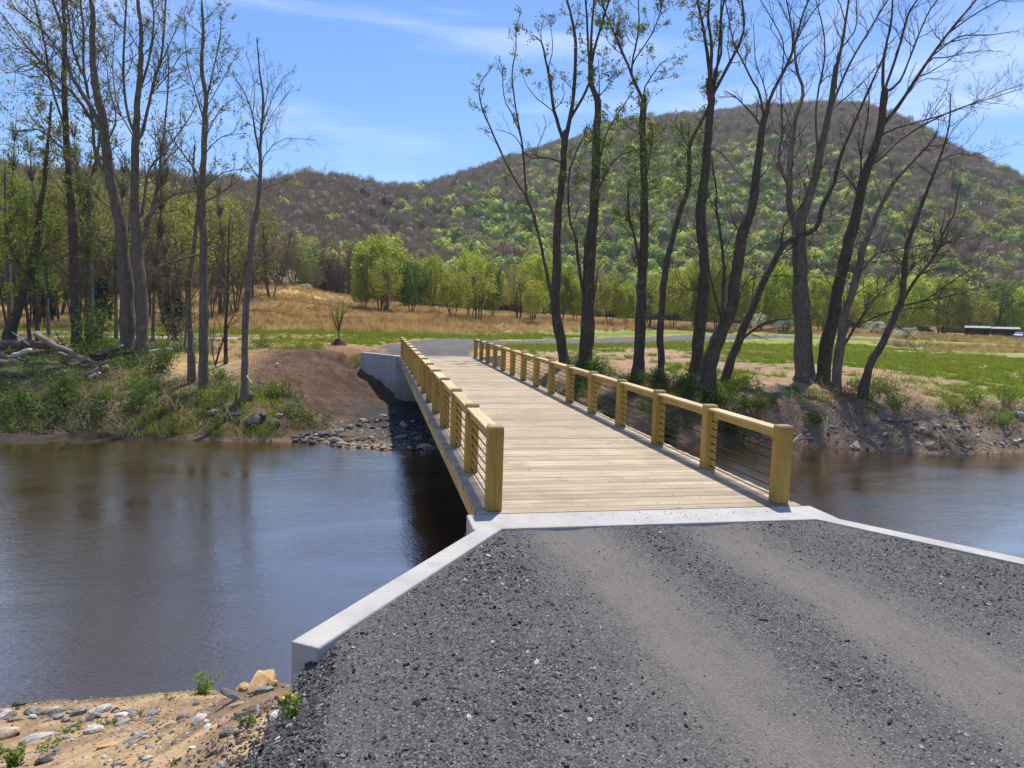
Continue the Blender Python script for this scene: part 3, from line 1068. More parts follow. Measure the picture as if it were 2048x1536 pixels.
# ------------------------------------------------------------------ hills
HORIZ = lambda u: 639.5 + (u - 1024) * 0.02683
SKY = np.array([(-900, 300), (-500, 330), (-200, 345), (0, 352), (200, 352), (420, 368), (540, 372), (620, 356), (700, 370), (770, 384), (830, 386), (880, 372), (930, 354), (1000, 330), (1060, 318), (1130, 296), (1230, 262), (1320, 252),
                (1400, 243), (1500, 232), (1600, 226), (1690, 230), (1760, 252), (1830, 290), (1900, 324), (1980, 358), (2048, 388), (2200, 440), (2400, 470), (2800, 480)], float)
RIDGE = np.array([(-900, 300), (0, 320), (500, 380), (760, 430), (900, 520), (1200, 600), (1600, 620), (1900, 600), (2048, 570), (2400, 520), (2800, 480)], float)
BASE = np.array([(-900, 120), (0, 130), (400, 165), (600, 175), (760, 190), (1000, 205), (1300, 215), (1600, 225), (2048, 245), (2800, 260)], float)


def az_u(a):
    """Photo column under which a compass direction a (from +Y towards +X) is seen at the horizon."""
    return 1024 + F_PX * np.tan(np.clip(a - YAW, -1.2, 1.2))


def hill_z(a, r):
    u = np.clip(az_u(a), -900, 2800)
    r1 = np.interp(u, RIDGE[:, 0], RIDGE[:, 1])
    r0 = np.interp(u, BASE[:, 0], BASE[:, 1])
    el = (HORIZ(u) - np.interp(u, SKY[:, 0], SKY[:, 1])) / F_PX * np.cos(np.clip(a - YAW, -1.2, 1.2))
    H = CAM[2] + el * r1 - 10.5
    z0 = natural(CAM[0] + r0 * np.sin(a), CAM[1] + r0 * np.cos(a)) - 1.5
    t = np.clip((r - r0) / (r1 - r0), -0.2, 1)
    prof = np.where(t < 0, t * 0.3, 0.35 * t + 0.65 * (t * t * (3 - 2 * t)))
    z = z0 + (H - z0) * prof
    x, y = CAM[0] + r * np.sin(a), CAM[1] + r * np.cos(a)
    z = z + 9.0 * fbm(x * 0.012, y * 0.012, 3) * np.clip(t, 0, 1) * np.clip((1 - t) * 3, 0, 1)
    z = z - np.clip(r - r1, 0, None) * 0.35
    return z, t


ha = np.linspace(-1.05, 1.25, 150)
hr = np.concatenate([np.linspace(90, 700, 80), np.linspace(730, 1600, 12)])
HA, HR = np.meshgrid(ha, hr)
HZ, HT = hill_z(HA, HR)
HX, HY = CAM[0] + HR * np.sin(HA), CAM[1] + HR * np.cos(HA)
HZ = np.where(HT <= 0, np.minimum(HZ, natural(HX, HY) - 0.8), HZ)
me, _ = grid_mesh('hill', HX, HY, HZ)
tag(link('hill', me, MAT['hill']), 'wooded hills rising behind the valley field', 'hill', kind='structure')


# ------------------------------------------------------------------ looking up the ground
def gz(x, y):
    """Height of the ground sheet."""
    x, y = np.asarray(x, float), np.asarray(y, float)
    i = np.clip(np.searchsorted(xs, x) - 1, 0, len(xs) - 2)
    j = np.clip(np.searchsorted(ys, y) - 1, 0, len(ys) - 2)
    fx = np.clip((x - xs[i]) / (xs[i + 1] - xs[i]), 0, 1)
    fy = np.clip((y - ys[j]) / (ys[j + 1] - ys[j]), 0, 1)
    return (GZ[j, i] * (1 - fx) + GZ[j, i + 1] * fx) * (1 - fy) + (GZ[j + 1, i] * (1 - fx) + GZ[j + 1, i + 1] * fx) * fy


_T = np.concatenate([np.linspace(3, 12, 120), np.linspace(12.2, 60, 260), np.linspace(61, 400, 300)])


def hit(u, v):
    """Where the line of sight through a photo pixel first meets the ground."""
    d = FW + RT * ((u - 1024) / F_PX) + UP * ((768 - v) / F_PX)
    P = CAM[None, :] + d[None, :] * _T[:, None]
    h = P[:, 2] - gz(P[:, 0], P[:, 1])
    k = np.argmax(h < 0)
    if h[k] >= 0:
        k = len(_T) - 1
    k = max(k, 1)
    f = h[k - 1] / (h[k - 1] - h[k] + 1e-9)
    return P[k - 1] + (P[k] - P[k - 1]) * np.clip(f, 0, 1)


# ------------------------------------------------------------------ abutments
def bev(o, w=0.015, seg=2):
    m = o.modifiers.new('bevel', 'BEVEL')
    m.width = w
    m.segments = seg
    m.limit_method = 'ANGLE'
    return o


def wing_poly(a, b, w):
    a, b = np.asarray(a, float), np.asarray(b, float)
    d = (b - a) / np.linalg.norm(b - a)
    n = np.array([-d[1], d[0]]) * w / 2
    return [a - n, b - n, b + n, a + n]


ab = thing('bridge_abutment', 'pale concrete abutment with flared wing walls where the gravel meets the deck', 'abutment', (0, -0.5, 0))
mb = MB()
mb.prism([(-2.36, -0.31), (2.36, -0.31), (2.36, 0.315), (-2.36, 0.315)], -3.4, -0.006)
bev(part(mb, 'sill', MAT['concrete'], ab, False), 0.02)
for s in (-1, 1):
    a_, b_ = WING_A * (s, 1) + (0, 0.5), WING_B * (s, 1) + (0, 0.5)
    d_ = (b_ - a_) / np.linalg.norm(b_ - a_)
    mb = MB()
    pl = wing_poly(a_ - d_ * 0.02, b_ - d_ * 0.06, 0.25)
    pl[0] = pl[0] if s < 0 else pl[0]
    mb.prism(pl, -3.2, [-0.004, -0.012, -0.012, -0.004])
    bev(part(mb, 'wing_wall', MAT['concrete'], ab, False), 0.018)

fz = 30.33 * G_SLOPE
ab2 = thing('bridge_abutment', 'grey stained concrete abutment with flared wing walls at the far end', 'abutment', (0, 30.66, fz))
mb = MB()
mb.prism([(-2.36, -0.30), (2.36, -0.30), (2.36, 0.31), (-2.36, 0.31)], -4.0, -0.006)
bev(part(mb, 'front_wall', MAT['concrete_far'], ab2, False), 0.02)
for s in (-1, 1):
    a_ = np.array([2.20 * s, 0.0])
    b_ = np.array([4.15 * s, 2.75])
    mb = MB()
    d_ = (b_ - a_) / np.linalg.norm(b_ - a_)
    mb.prism(wing_poly(a_ + d_ * 0.0, b_, 0.30), -4.0, [0.0, 0.03, 0.03, 0.0])
    bev(part(mb, 'wing_wall', MAT['concrete_far'], ab2, False), 0.02)

# ------------------------------------------------------------------ the bridge
BR = thing('timber_bridge', 'timber plank bridge with yellow pine posts, handrails and cable railings', 'bridge', (0, 0, 0))
BR.rotation_euler = (math.atan(G_SLOPE), 0, 0)
BAY, HALF, PS, PH = 2.1533, 1.9955, 0.1963, 1.07
DECK_W = 2.22
brng = np.random.default_rng(21)


def bevel_box(sx, sy, sz, b):
    """A box with chamfered edges (44 triangles)."""
    import bmesh
    bm = bmesh.new()
    bmesh.ops.create_cube(bm, size=1.0)
    bmesh.ops.scale(bm, vec=(sx, sy, sz), verts=bm.verts)
    bmesh.ops.bevel(bm, geom=bm.edges[:] + bm.verts[:], offset=b, segments=1, affect='EDGES', profile=0.5)
    me = bpy.data.meshes.new('piece')
    bm.to_mesh(me)
    bm.free()
    return me


plank_meshes = []
for k, w in enumerate((0.186, 0.190, 0.194)):
    me = bevel_box(2 * DECK_W, w, 0.075, 0.005)
    me.materials.append(MAT['deck'])
    plank_meshes.append(me)
y = -0.172
k = 0
while y < 30.30:
    kk = int(brng.integers(3))
    w = (0.186, 0.190, 0.194)[kk]
    o = link('deck_plank', plank_meshes[kk], None, BR, (brng.normal(0, 0.012), y + w / 2, -0.0375 + brng.normal(0, 0.0016)))
    o.rotation_euler = (brng.normal(0, 0.006), 0, brng.normal(0, 0.0006))
    y += w + 0.010 + abs(brng.normal(0, 0.005))

post_me = bevel_box(PS, PS, PH, 0.010)
post_me.materials.append(MAT['post'])
cap_me = bevel_box(PS - 0.016, PS - 0.016, 0.008, 0.003)
cap_me.materials.append(MAT['endgrain'])
mb = MB()
mb.tube(np.array([(0, -0.175, 0), (0, -0.09, 0), (0, 0.09, 0), (0, 0.175, 0)]), [0.0095, 0.0115, 0.0115, 0.0095], 8, True)
sleeve_me = mb.mesh('sleeve')
sleeve_me.materials.append(MAT['steel'])
mb = MB()
mb.tube(np.array([(0, 0.0, 0), (0, 0.09, 0), (0, 0.175, 0)]), [0.0115, 0.0115, 0.0095], 8, True)
sleeve_end = mb.mesh('sleeve_end')
sleeve_end.materials.append(MAT['steel'])
RAIL_L = BAY - PS - 0.004
rail_me = bevel_box(0.19, RAIL_L, 0.040, 0.006)
rail_me.materials.append(MAT['rail'])
sub_me = bevel_box(0.040, RAIL_L, 0.115, 0.004)
sub_me.materials.append(MAT['rail_side'])
fas_me = bevel_box(0.085, BAY - 0.004, 0.20, 0.006)
fas_me.materials.append(MAT['rail_side'])
CZ = [0.062 + 0.125 * q for q in range(7)]
for s in (-1, 1):
    for i in range(15):
        p_ = link('post', post_me, None, BR, (s * HALF, i * BAY, PH / 2))
        p_.rotation_euler = (brng.normal(0, 0.003), brng.normal(0, 0.004), brng.normal(0, 0.006))
        link('post_end_grain', cap_me, None, p_, (0, 0, PH / 2 + 0.0015))
        if i < 12:
            for z in CZ:
                link('cable_sleeve', sleeve_me if i else sleeve_end, None, p_, (0, 0, z - PH / 2))
    for i in range(14):
        r_ = link('handrail', rail_me, None, BR, (s * HALF, (i + 0.5) * BAY, PH - 0.062 + brng.normal(0, 0.002)))
        r_.rotation_euler = (0, brng.normal(0, 0.008), brng.normal(0, 0.0012))
        link('rail_board', sub_me, None, r_, (s * 0.03, 0, -0.080))
        link('edge_beam', fas_me, None, BR, (s * (DECK_W - 0.055), (i + 0.5) * BAY, -0.178))
    for z in CZ:
        mb = MB()
        yy = np.linspace(0, 14 * BAY, 57)
        sag = -0.006 * np.abs(np.sin(math.pi * yy / BAY)) + brng.normal(0, 0.001, 57)
        mb.tube(np.c_[np.full(57, s * HALF), yy, z + sag], 0.0088, 6)
        part(mb, 'cable', MAT['steel'], BR)
for x in (-1.55, -0.52, 0.52, 1.55):
    mb = MB()
    mb.box((x, 15.07, -0.13), (0.26, 30.0, 0.03))
    mb.box((x, 15.07, -0.50), (0.02, 30.0, 0.71))
    mb.box((x, 15.07, -0.87), (0.26, 30.0, 0.03))
    part(mb, 'girder', MAT['girder'], BR, False)

# ------------------------------------------------------------------ traced trees of the two banks
CROPS = {1: (0, 0, 2.926), 2: (0, 450, 2.926), 4: (930, 0, 3.572), 5: (1450, 0, 3.413), 6: (930, 430, 3.572), 7: (1400, 430, 3.134)}


def px(l):
    return np.array([(CROPS[c][0] + x / CROPS[c][2], CROPS[c][1] + y / CROPS[c][2]) for c, x, y in l])


def rot_to(d, rng, ang):
    """Directions leaving d at angle ang, any way round."""
    q = rng.normal(size=3)
    p = np.cross(d, q)
    p /= np.linalg.norm(p) + 1e-9
    return d * math.cos(ang) + p * math.sin(ang)


def branch(p0, d, L, n, rng, up=0.25, wob=0.16):
    pts = [p0]
    st = L / (n - 1)
    for _ in range(n - 1):
        d = d + rng.normal(size=3) * wob + np.array((0, 0, up * st / max(L, 0.3)))
        d = d / np.linalg.norm(d)
        pts.append(pts[-1] + d * st)
    return np.array(pts), d


def twig_out(mb, pts, rad, rng, dens, lmax, tips, t0=0.3, fine=True, up=0.5):
    """Small wood growing from one limb: branches, their twigs and the twigs of those."""
    seg = np.linalg.norm(np.diff(pts, axis=0), axis=1)
    L = seg.sum()
    cum = np.r_[0, np.cumsum(seg)] / L
    for t in np.sort(rng.uniform(t0, 1.0, max(1, int(L * dens)))):
        k = min(np.searchsorted(cum, t), len(pts) - 1)
        k0 = max(k - 1, 0)
        f = (t - cum[k0]) / (cum[k] - cum[k0] + 1e-9) if k > k0 else 0
        p0 = pts[k0] + (pts[k] - pts[k0]) * f
        r = rad[k0] + (rad[k] - rad[k0]) * f
        d = pts[k] - pts[k0]
        d = d / (np.linalg.norm(d) + 1e-9)
        l1 = rng.uniform(0.35, 1.0) * lmax * (1.15 - 0.55 * t)
        b1, _ = branch(p0, rot_to(d, rng, rng.uniform(0.5, 1.05)), l1, 6, rng, up)
        r1 = min(0.5 * r, 0.010 + 0.011 * l1)
        mb.tube(b1, np.linspace(r1, r1 * 0.35, 6), 4)
        tips.append(b1[3:])
        for _ in range(int(2 + l1 * 2.2)):
            q = int(rng.integers(1, 6))
            dd = b1[q] - b1[q - 1]
            dd /= np.linalg.norm(dd) + 1e-9
            l2 = rng.uniform(0.3, 0.55) * l1 * (1.1 - 0.1 * q)
            b2, _ = branch(b1[q], rot_to(dd, rng, rng.uniform(0.4, 0.95)), l2, 4, rng, up)
            mb.tube(b2, np.linspace(max(0.006, r1 * 0.42), 0.0045, 4), 3)
            tips.append(b2[1:])
            if fine:
                for _ in range(int(rng.integers(1, 4))):
                    q2 = int(rng.integers(1, 4))
                    dd = b2[q2] - b2[q2 - 1]
                    dd /= np.linalg.norm(dd) + 1e-9
                    b3, _ = branch(b2[q2], rot_to(dd, rng, rng.uniform(0.4, 0.9)), l2 * rng.uniform(0.4, 0.8), 3, rng, up)
                    mb.tube(b3, [0.0055, 0.0045, 0.0038], 3)
                    tips.append(b3[1:])


def traced_tree(label, depth, limbs, seed, bark_m='bark_dark', twig_m='twig', dens=0.8, lmax=2.2, leaf=None, leaf_n=0, leaf_s=0.11, leaf_lo=0.0, t0=0.3, base_dz=0.0, group=None, extra_leaf=None, up=0.5, spread=0.5):
    rng = np.random.default_rng(seed)
    P0 = px(limbs[0][0])
    b = atd(P0[0][0], P0[0][1], depth)
    zb = float(gz(b[0], b[1]))
    root = thing('tree', label, 'tree', (b[0], b[1], zb), group)
    base = np.array([b[0], b[1], zb])
    done = []                                               # (pixel points, depth offsets)
    tw, tips = MB(), []
    for n, (pl, w0, w1) in enumerate(limbs):
        P = px(pl)
        m = depth / F_PX
        if n == 0:
            off0 = 0.0
        else:
            bd, off0, join = 1e9, 0.0, None
            for Q, of in done:
                dd = np.linalg.norm(Q - P[0], axis=1)
                k = int(np.argmin(dd))
                if dd[k] < bd:
                    bd, off0, join = dd[k], of[k], Q[max(k - 1, 0)]
            if 3.0 < bd < 60:                               # start inside the limb it grows from
                P = np.concatenate([[join], P])
            elif bd <= 3.0:
                P = np.concatenate([[join], P[1:]]) if len(P) > 2 else P
        plen = np.linalg.norm(np.diff(P, axis=0), axis=1).sum() * m
        off1 = off0 + rng.uniform(-1, 1) * spread * plen * (0.25 if n == 0 else 1.0)
        w = np.linspace(w0, w1, len(P))
        if P[-1][1] < 12:                                   # the limb goes on above the frame
            d = P[-1] - P[-2]
            d = d / (np.linalg.norm(d) + 1e-9)
            ext = rng.uniform(3.5, 6.0) / m
            P = np.concatenate([P, [P[-1] + d * ext * 0.5, P[-1] + d * ext + rng.normal(0, 20, 2)]])
            w = np.r_[w, w1 * 0.6, w1 * 0.2]
        cum = np.r_[0, np.cumsum(np.linalg.norm(np.diff(P, axis=0), axis=1))]
        off = off0 + (off1 - off0) * (cum / cum[-1]) ** 1.2
        k = max(5, int(cum[-1] * m / 0.45))
        A_ = resample(np.c_[P, off, w], k)
        done.append((A_[:, :2], A_[:, 2]))
        pts = np.array([atd(u, v, depth + o_) for u, v, o_ in A_[:, :3]]) - base
        rad = np.maximum(A_[:, 3] * m * (0.5 if n == 0 else 0.43), 0.011)
        j = rng.normal(0, 1, pts.shape) * np.minimum(rad * 0.12, 0.02)[:, None]
        j[0] = 0
        pts = pts + j
        if w[-1] > 2.5:                                     # round off a stem that ends in its limbs
            e_ = pts[-1] - pts[-2]
            e_ = e_ / (np.linalg.norm(e_) + 1e-9)
            pts = np.concatenate([pts, [pts[-1] + e_ * rad[-1] * 1.2, pts[-1] + e_ * rad[-1] * 2.0]])
            rad = np.r_[rad, rad[-1] * 0.6, 0.01]
        rad = rad * (1 + rng.normal(0, 0.05, len(rad)))
        if n == 0:                                          # root flare, sunk a little into the ground
            pts = np.concatenate([[pts[0] * (1, 1, 0) + (0, 0, -0.35)], pts])
            pts[1, 2] = max(pts[1, 2], 0.02)
            rad = np.r_[rad[0] * 1.45, rad[0] * 1.25, rad[1:]]
        mb = MB()
        mb.tube(pts, rad, 9 if w0 > 14 else 6)
        part(mb, 'trunk' if n == 0 else 'limb', MAT[bark_m], root)
        twig_out(tw, pts, rad, rng, dens * 2.6 * (0.6 if n == 0 else 1.0), lmax * 1.05, tips, t0 if n == 0 else 0.2, True, up)
    part(tw, 'twigs', MAT[twig_m], root)['kind'] = 'stuff'
    if leaf and leaf_n:
        T = np.concatenate(tips)
        T = T[T[:, 2] > leaf_lo]
        if len(T):
            c = T[rng.integers(0, len(T), int(leaf_n * 1.5) // 3)]
            c = np.repeat(c, 3, 0) + rng.normal(0, leaf_s * 0.6, (len(c) * 3, 3))
            mb = MB()
            mb.leaves(c, rng.uniform(0.6, 1.25, len(c)) * leaf_s, rng)
            part(mb, 'crown', MAT[leaf], root)['kind'] = 'stuff'
    if extra_leaf:
        us, vs_, n_, mname, sz = extra_leaf
        u_ = rng.uniform(us[0], us[1], n_ // 12)
        v_ = rng.uniform(vs_[0], vs_[1], n_ // 12)
        c = np.array([atd(a1, a2, depth + rng.normal(0, 1.4)) for a1, a2 in zip(u_, v_)]) - base
        c = np.repeat(c, 12, 0) + rng.normal(0, 0.32, (len(c) * 12, 3))
        mb = MB()
        mb.leaves(c, rng.uniform(0.6, 1.2, len(c)) * sz, rng)
        part(mb, 'foliage', MAT[mname], root)['kind'] = 'stuff'
    return root


# right bank
traced_tree('forked dark trunk with a bare leaning stem, nearest the far end of the railing', 40, [
    ([(6, 715, 1075), (6, 680, 880), (6, 645, 680), (6, 650, 500), (6, 655, 300), (6, 662, 100), (4, 670, 1500), (4, 700, 1200), (4, 715, 970)], 22, 12),
    ([(4, 715, 970), (4, 760, 800), (4, 780, 600), (4, 790, 300), (4, 760, 120), (4, 730, 0)], 11, 5),
    ([(4, 715, 970), (4, 640, 800), (4, 610, 600), (4, 580, 450), (4, 545, 300), (4, 505, 260)], 9, 2.5),
    ([(4, 780, 800), (4, 850, 680), (4, 890, 560), (4, 880, 350), (4, 870, 120), (4, 860, 0)], 8, 4),
    ([(6, 632, 630), (6, 580, 400), (6, 540, 200), (4, 480, 1510), (4, 450, 1430), (4, 340, 1250), (4, 240, 1050), (4, 190, 930), (4, 130, 800), (4, 100, 660), (4, 115, 580), (4, 180, 500)], 9, 2),
    ([(4, 440, 1410), (4, 415, 1100), (4, 395, 950), (4, 370, 820), (4, 340, 600), (4, 340, 480), (4, 365, 350), (4, 365, 220), (4, 400, 60)], 6, 1.5),
    ([(4, 385, 930), (4, 330, 800), (4, 280, 700), (4, 265, 500), (4, 243, 400)], 4, 1.2),
    ([(4, 690, 1160), (4, 560, 1120), (4, 500, 1140), (4, 420, 1090), (4, 380, 1000), (4, 320, 950), (4, 220, 925)], 5, 1.2),
    ([(4, 615, 780), (4, 520, 710), (4, 430, 590), (4, 405, 470)], 3, 1),
    ([(4, 640, 775), (4, 715, 700), (4, 690, 620), (4, 740, 550)], 3, 1),
    ([(4, 545, 300), (4, 540, 240), (4, 580, 90)], 3, 1),
    ([(4, 600, 460), (4, 625, 370), (4, 620, 240), (4, 600, 150)], 3, 1),
    ([(4, 500, 1140), (4, 530, 1020), (4, 580, 900), (4, 560, 820)], 3, 1),
], 11, dens=0.45, lmax=1.5, leaf='leaf_olive', leaf_n=1500, leaf_s=0.13, leaf_lo=13.5)
traced_tree('thick dark trunk with upright stems, second tree from the railing end', 39, [
    ([(6, 850, 1090), (6, 872, 900), (6, 880, 600), (6, 890, 300), (6, 905, 100), (4, 920, 1500), (4, 935, 1200), (4, 940, 950), (4, 950, 750), (4, 905, 600), (4, 895, 420)], 30, 9),
    ([(4, 895, 420), (4, 905, 200), (4, 925, 0)], 7, 4),
    ([(4, 900, 430), (4, 930, 330), (4, 970, 200), (4, 1030, 0)], 7, 4),
    ([(6, 842, 540), (6, 800, 250), (6, 785, 150), (6, 745, 10), (4, 745, 1240), (4, 830, 1010), (4, 875, 930)], 9, 2),
    ([(4, 950, 1350), (4, 1010, 1230), (4, 1080, 1130), (4, 1150, 1090), (4, 1265, 1060)], 6, 2),
    ([(4, 975, 1110), (4, 1000, 980), (4, 1080, 830), (4, 1190, 670)], 6, 2),
    ([(6, 905, 690), (6, 940, 480), (6, 945, 380), (6, 1000, 330)], 5, 1.5),
    ([(6, 880, 160), (6, 960, 170), (6, 1005, 100), (6, 1010, 40)], 4, 1.2),
    ([(4, 955, 760), (4, 960, 640), (4, 955, 420)], 4, 1.5),
], 12, dens=0.6, lmax=1.9, leaf='leaf_olive', leaf_n=3600, leaf_s=0.13, leaf_lo=9.0)
traced_tree('straight trunk wrapped in olive foliage at mid height, third tree from the railing end', 37, [
    ([(6, 1235, 1135), (6, 1252, 800), (6, 1262, 500), (6, 1275, 300), (6, 1280, 100), (4, 1280, 1500), (4, 1280, 1200), (4, 1270, 900), (4, 1280, 710)], 23, 12),
    ([(4, 1275, 720), (4, 1215, 600), (4, 1182, 510), (4, 1110, 340), (4, 1040, 180), (4, 990, 60), (4, 980, 0)], 9, 3),
    ([(4, 1190, 520), (4, 1200, 420), (4, 1240, 200), (4, 1240, 0)], 6, 3),
    ([(4, 1285, 620), (4, 1400, 450), (4, 1460, 410)], 5, 1.5),
    ([(4, 1210, 430), (4, 1330, 250), (4, 1380, 130), (4, 1420, 0)], 4, 2),
    ([(6, 1242, 320), (6, 1212, 160), (6, 1170, 0), (4, 1165, 1450), (4, 1165, 1320)], 9, 4),
    ([(4, 1295, 1260), (4, 1340, 1000), (4, 1330, 900)], 6, 2),
    ([(4, 1275, 900), (4, 1200, 930), (4, 1110, 860)], 4, 1.5),
], 13, dens=0.9, lmax=2.0, leaf='leaf_olive', leaf_n=5200, leaf_s=0.12, leaf_lo=8.0, extra_leaf=((1180, 1410), (250, 400), 5200, 'leaf_green', 0.11))
traced_tree('slender trunk leaning right into its neighbour, fourth tree from the railing end', 36, [
    ([(6, 1398, 1175), (6, 1395, 900), (6, 1410, 600), (6, 1440, 350), (6, 1500, 100), (4, 1545, 1490), (4, 1595, 1340), (4, 1600, 1100), (4, 1615, 1000), (4, 1700, 850), (4, 1760, 700), (4, 1800, 500), (4, 1820, 250), (4, 1830, 0)], 15, 3),
    ([(4, 1605, 1380), (4, 1550, 1300), (4, 1510, 1220), (4, 1460, 1170)], 3, 1),
    ([(4, 1595, 1350), (4, 1680, 1270)], 3, 1),
    ([(4, 1600, 1060), (4, 1597, 880)], 6, 4),
], 14, dens=0.55, lmax=1.6, leaf='leaf_olive', leaf_n=1000, leaf_s=0.12, leaf_lo=9)
traced_tree('tall dark trunk splitting into four upright stems, with a low crooked branch', 36, [
    ([(6, 1645, 1130), (6, 1668, 900), (6, 1700, 600), (6, 1715, 400), (6, 1690, 100), (4, 1680, 1500), (4, 1720, 1200), (4, 1740, 950), (4, 1760, 750), (4, 1745, 590)], 25, 14),
    ([(4, 1745, 590), (4, 1735, 400), (4, 1700, 200), (4, 1660, 0)], 9, 5),
    ([(4, 1750, 600), (4, 1762, 350), (4, 1740, 150), (4, 1740, 0)], 9, 5),
    ([(4, 1765, 620), (4, 1790, 500), (4, 1830, 380), (4, 1830, 150), (4, 1850, 0)], 8, 4),
    ([(4, 1780, 660), (4, 1900, 430), (4, 1990, 220), (4, 1980, 0)], 10, 5),
    ([(6, 1725, 545), (6, 1640, 535), (6, 1560, 520), (6, 1510, 450), (6, 1500, 400)], 5, 1.5),
    ([(4, 1770, 1060), (4, 1850, 1110), (4, 1920, 1200), (4, 2030, 1320)], 5, 1.5),
    ([(6, 1720, 330), (6, 1650, 250), (6, 1560, 220), (6, 1490, 190)], 4, 1.2),
    ([(6, 1640, 530), (6, 1540, 560), (6, 1440, 590)], 3, 1),
], 15, dens=0.75, lmax=2.0, leaf='leaf_olive', leaf_n=3000, leaf_s=0.13, leaf_lo=10.5)
traced_tree('rough brown trunk leaning right beside the bank bushes, with peeling bark', 33, [
    ([(7, 45, 1090), (7, 60, 920), (7, 120, 750), (7, 190, 600), (7, 230, 350), (7, 270, 100), (5, 167, 1467), (5, 200, 1330), (5, 218, 1150), (5, 250, 900), (5, 285, 760)], 32, 11),
    ([(5, 285, 770), (5, 235, 640), (5, 190, 560), (5, 110, 400), (5, 60, 300), (5, 20, 100), (5, 0, 0)], 6, 2),
    ([(5, 290, 740), (5, 330, 620), (5, 430, 430), (5, 490, 260), (5, 530, 100), (5, 570, 0)], 10, 4),
    ([(5, 460, 340), (5, 455, 200), (5, 420, 0)], 6, 3),
    ([(5, 385, 520), (5, 400, 300), (5, 330, 150), (5, 240, 0)], 4, 2),
    ([(5, 500, 250), (5, 600, 80), (5, 680, 0)], 4, 2),
    ([(5, 250, 860), (5, 130, 720), (5, 60, 650), (5, 0, 620)], 6, 2),
    ([(5, 290, 700), (5, 260, 560), (5, 210, 420), (5, 195, 160)], 4, 1.5),
    ([(7, 140, 700), (7, 90, 490), (7, 60, 350)], 7, 3),
    ([(7, 135, 690), (7, 147, 300), (7, 110, 10), (4, 1790, 1500), (4, 1800, 1400), (4, 1765, 1160)], 9, 3),
    ([(7, 285, 430), (7, 350, 390), (7, 480, 380), (7, 690, 390), (7, 850, 390)], 5, 1.2),
    ([(7, 300, 240), (7, 350, 190), (7, 480, 160), (7, 560, 100)], 5, 1.5),
], 16, dens=0.75, lmax=2.2)
traced_tree('grey trunk with a long low branch reaching right over the meadow', 34, [
    ([(7, 155, 1062), (7, 190, 930), (7, 240, 790), (7, 330, 580), (7, 420, 370), (7, 545, 170), (5, 620, 1560), (5, 660, 1420), (5, 740, 1250), (5, 800, 1040), (5, 900, 800), (5, 1040, 480), (5, 1110, 320)], 20, 2.5),
    ([(7, 225, 810), (7, 330, 725), (7, 420, 672), (7, 560, 648), (7, 700, 660)], 9, 2),
    ([(7, 380, 700), (7, 470, 710), (7, 555, 700)], 2.5, 1),
    ([(7, 320, 590), (7, 330, 480), (7, 340, 330), (7, 300, 290)], 4, 1.2),
    ([(7, 545, 170), (7, 530, 60), (5, 560, 1350), (5, 500, 1180)], 5, 1.5),
], 17, dens=0.8, lmax=2.0)
traced_tree('broadest trunk on the meadow, pale grey and forking high, right of the leaning trees', 35, [
    ([(7, 660, 1045), (7, 652, 900), (7, 645, 700), (7, 632, 500), (7, 625, 300), (7, 622, 120), (5, 512, 1500), (5, 560, 1370), (5, 605, 1230), (5, 660, 1000), (5, 715, 720), (5, 760, 450)], 40, 9),
    ([(7, 615, 140), (5, 440, 1400), (5, 440, 1250), (5, 450, 1000), (5, 480, 800), (5, 535, 620), (5, 490, 480), (5, 472, 300), (5, 470, 120)], 20, 3),
    ([(5, 760, 450), (5, 800, 300), (5, 830, 100), (5, 845, 0)], 8, 4),
    ([(5, 440, 1300), (5, 370, 1100), (5, 390, 900), (5, 380, 600)], 9, 3),
    ([(5, 690, 850), (5, 780, 600), (5, 870, 400), (5, 960, 250), (5, 1110, 0)], 7, 3),
    ([(5, 480, 790), (5, 440, 680), (5, 400, 560)], 3, 1),
    ([(5, 650, 1020), (5, 620, 800), (5, 640, 600), (5, 680, 400), (5, 670, 200), (5, 620, 0)], 6, 2.5),
    ([(5, 600, 1250), (5, 700, 1110), (5, 860, 1250)], 4, 1.2),
    ([(7, 680, 120), (7, 760, 40), (5, 760, 1450), (5, 840, 1310)], 5, 2),
    ([(5, 780, 350), (5, 890, 200), (5, 900, 0)], 5, 2),
    ([(5, 720, 700), (5, 900, 600), (5, 1050, 440)], 4, 1.2),
    ([(5, 830, 90), (5, 790, 40), (5, 770, 0)], 3, 2),
], 18, 'bark_grey', dens=0.75, lmax=2.3)
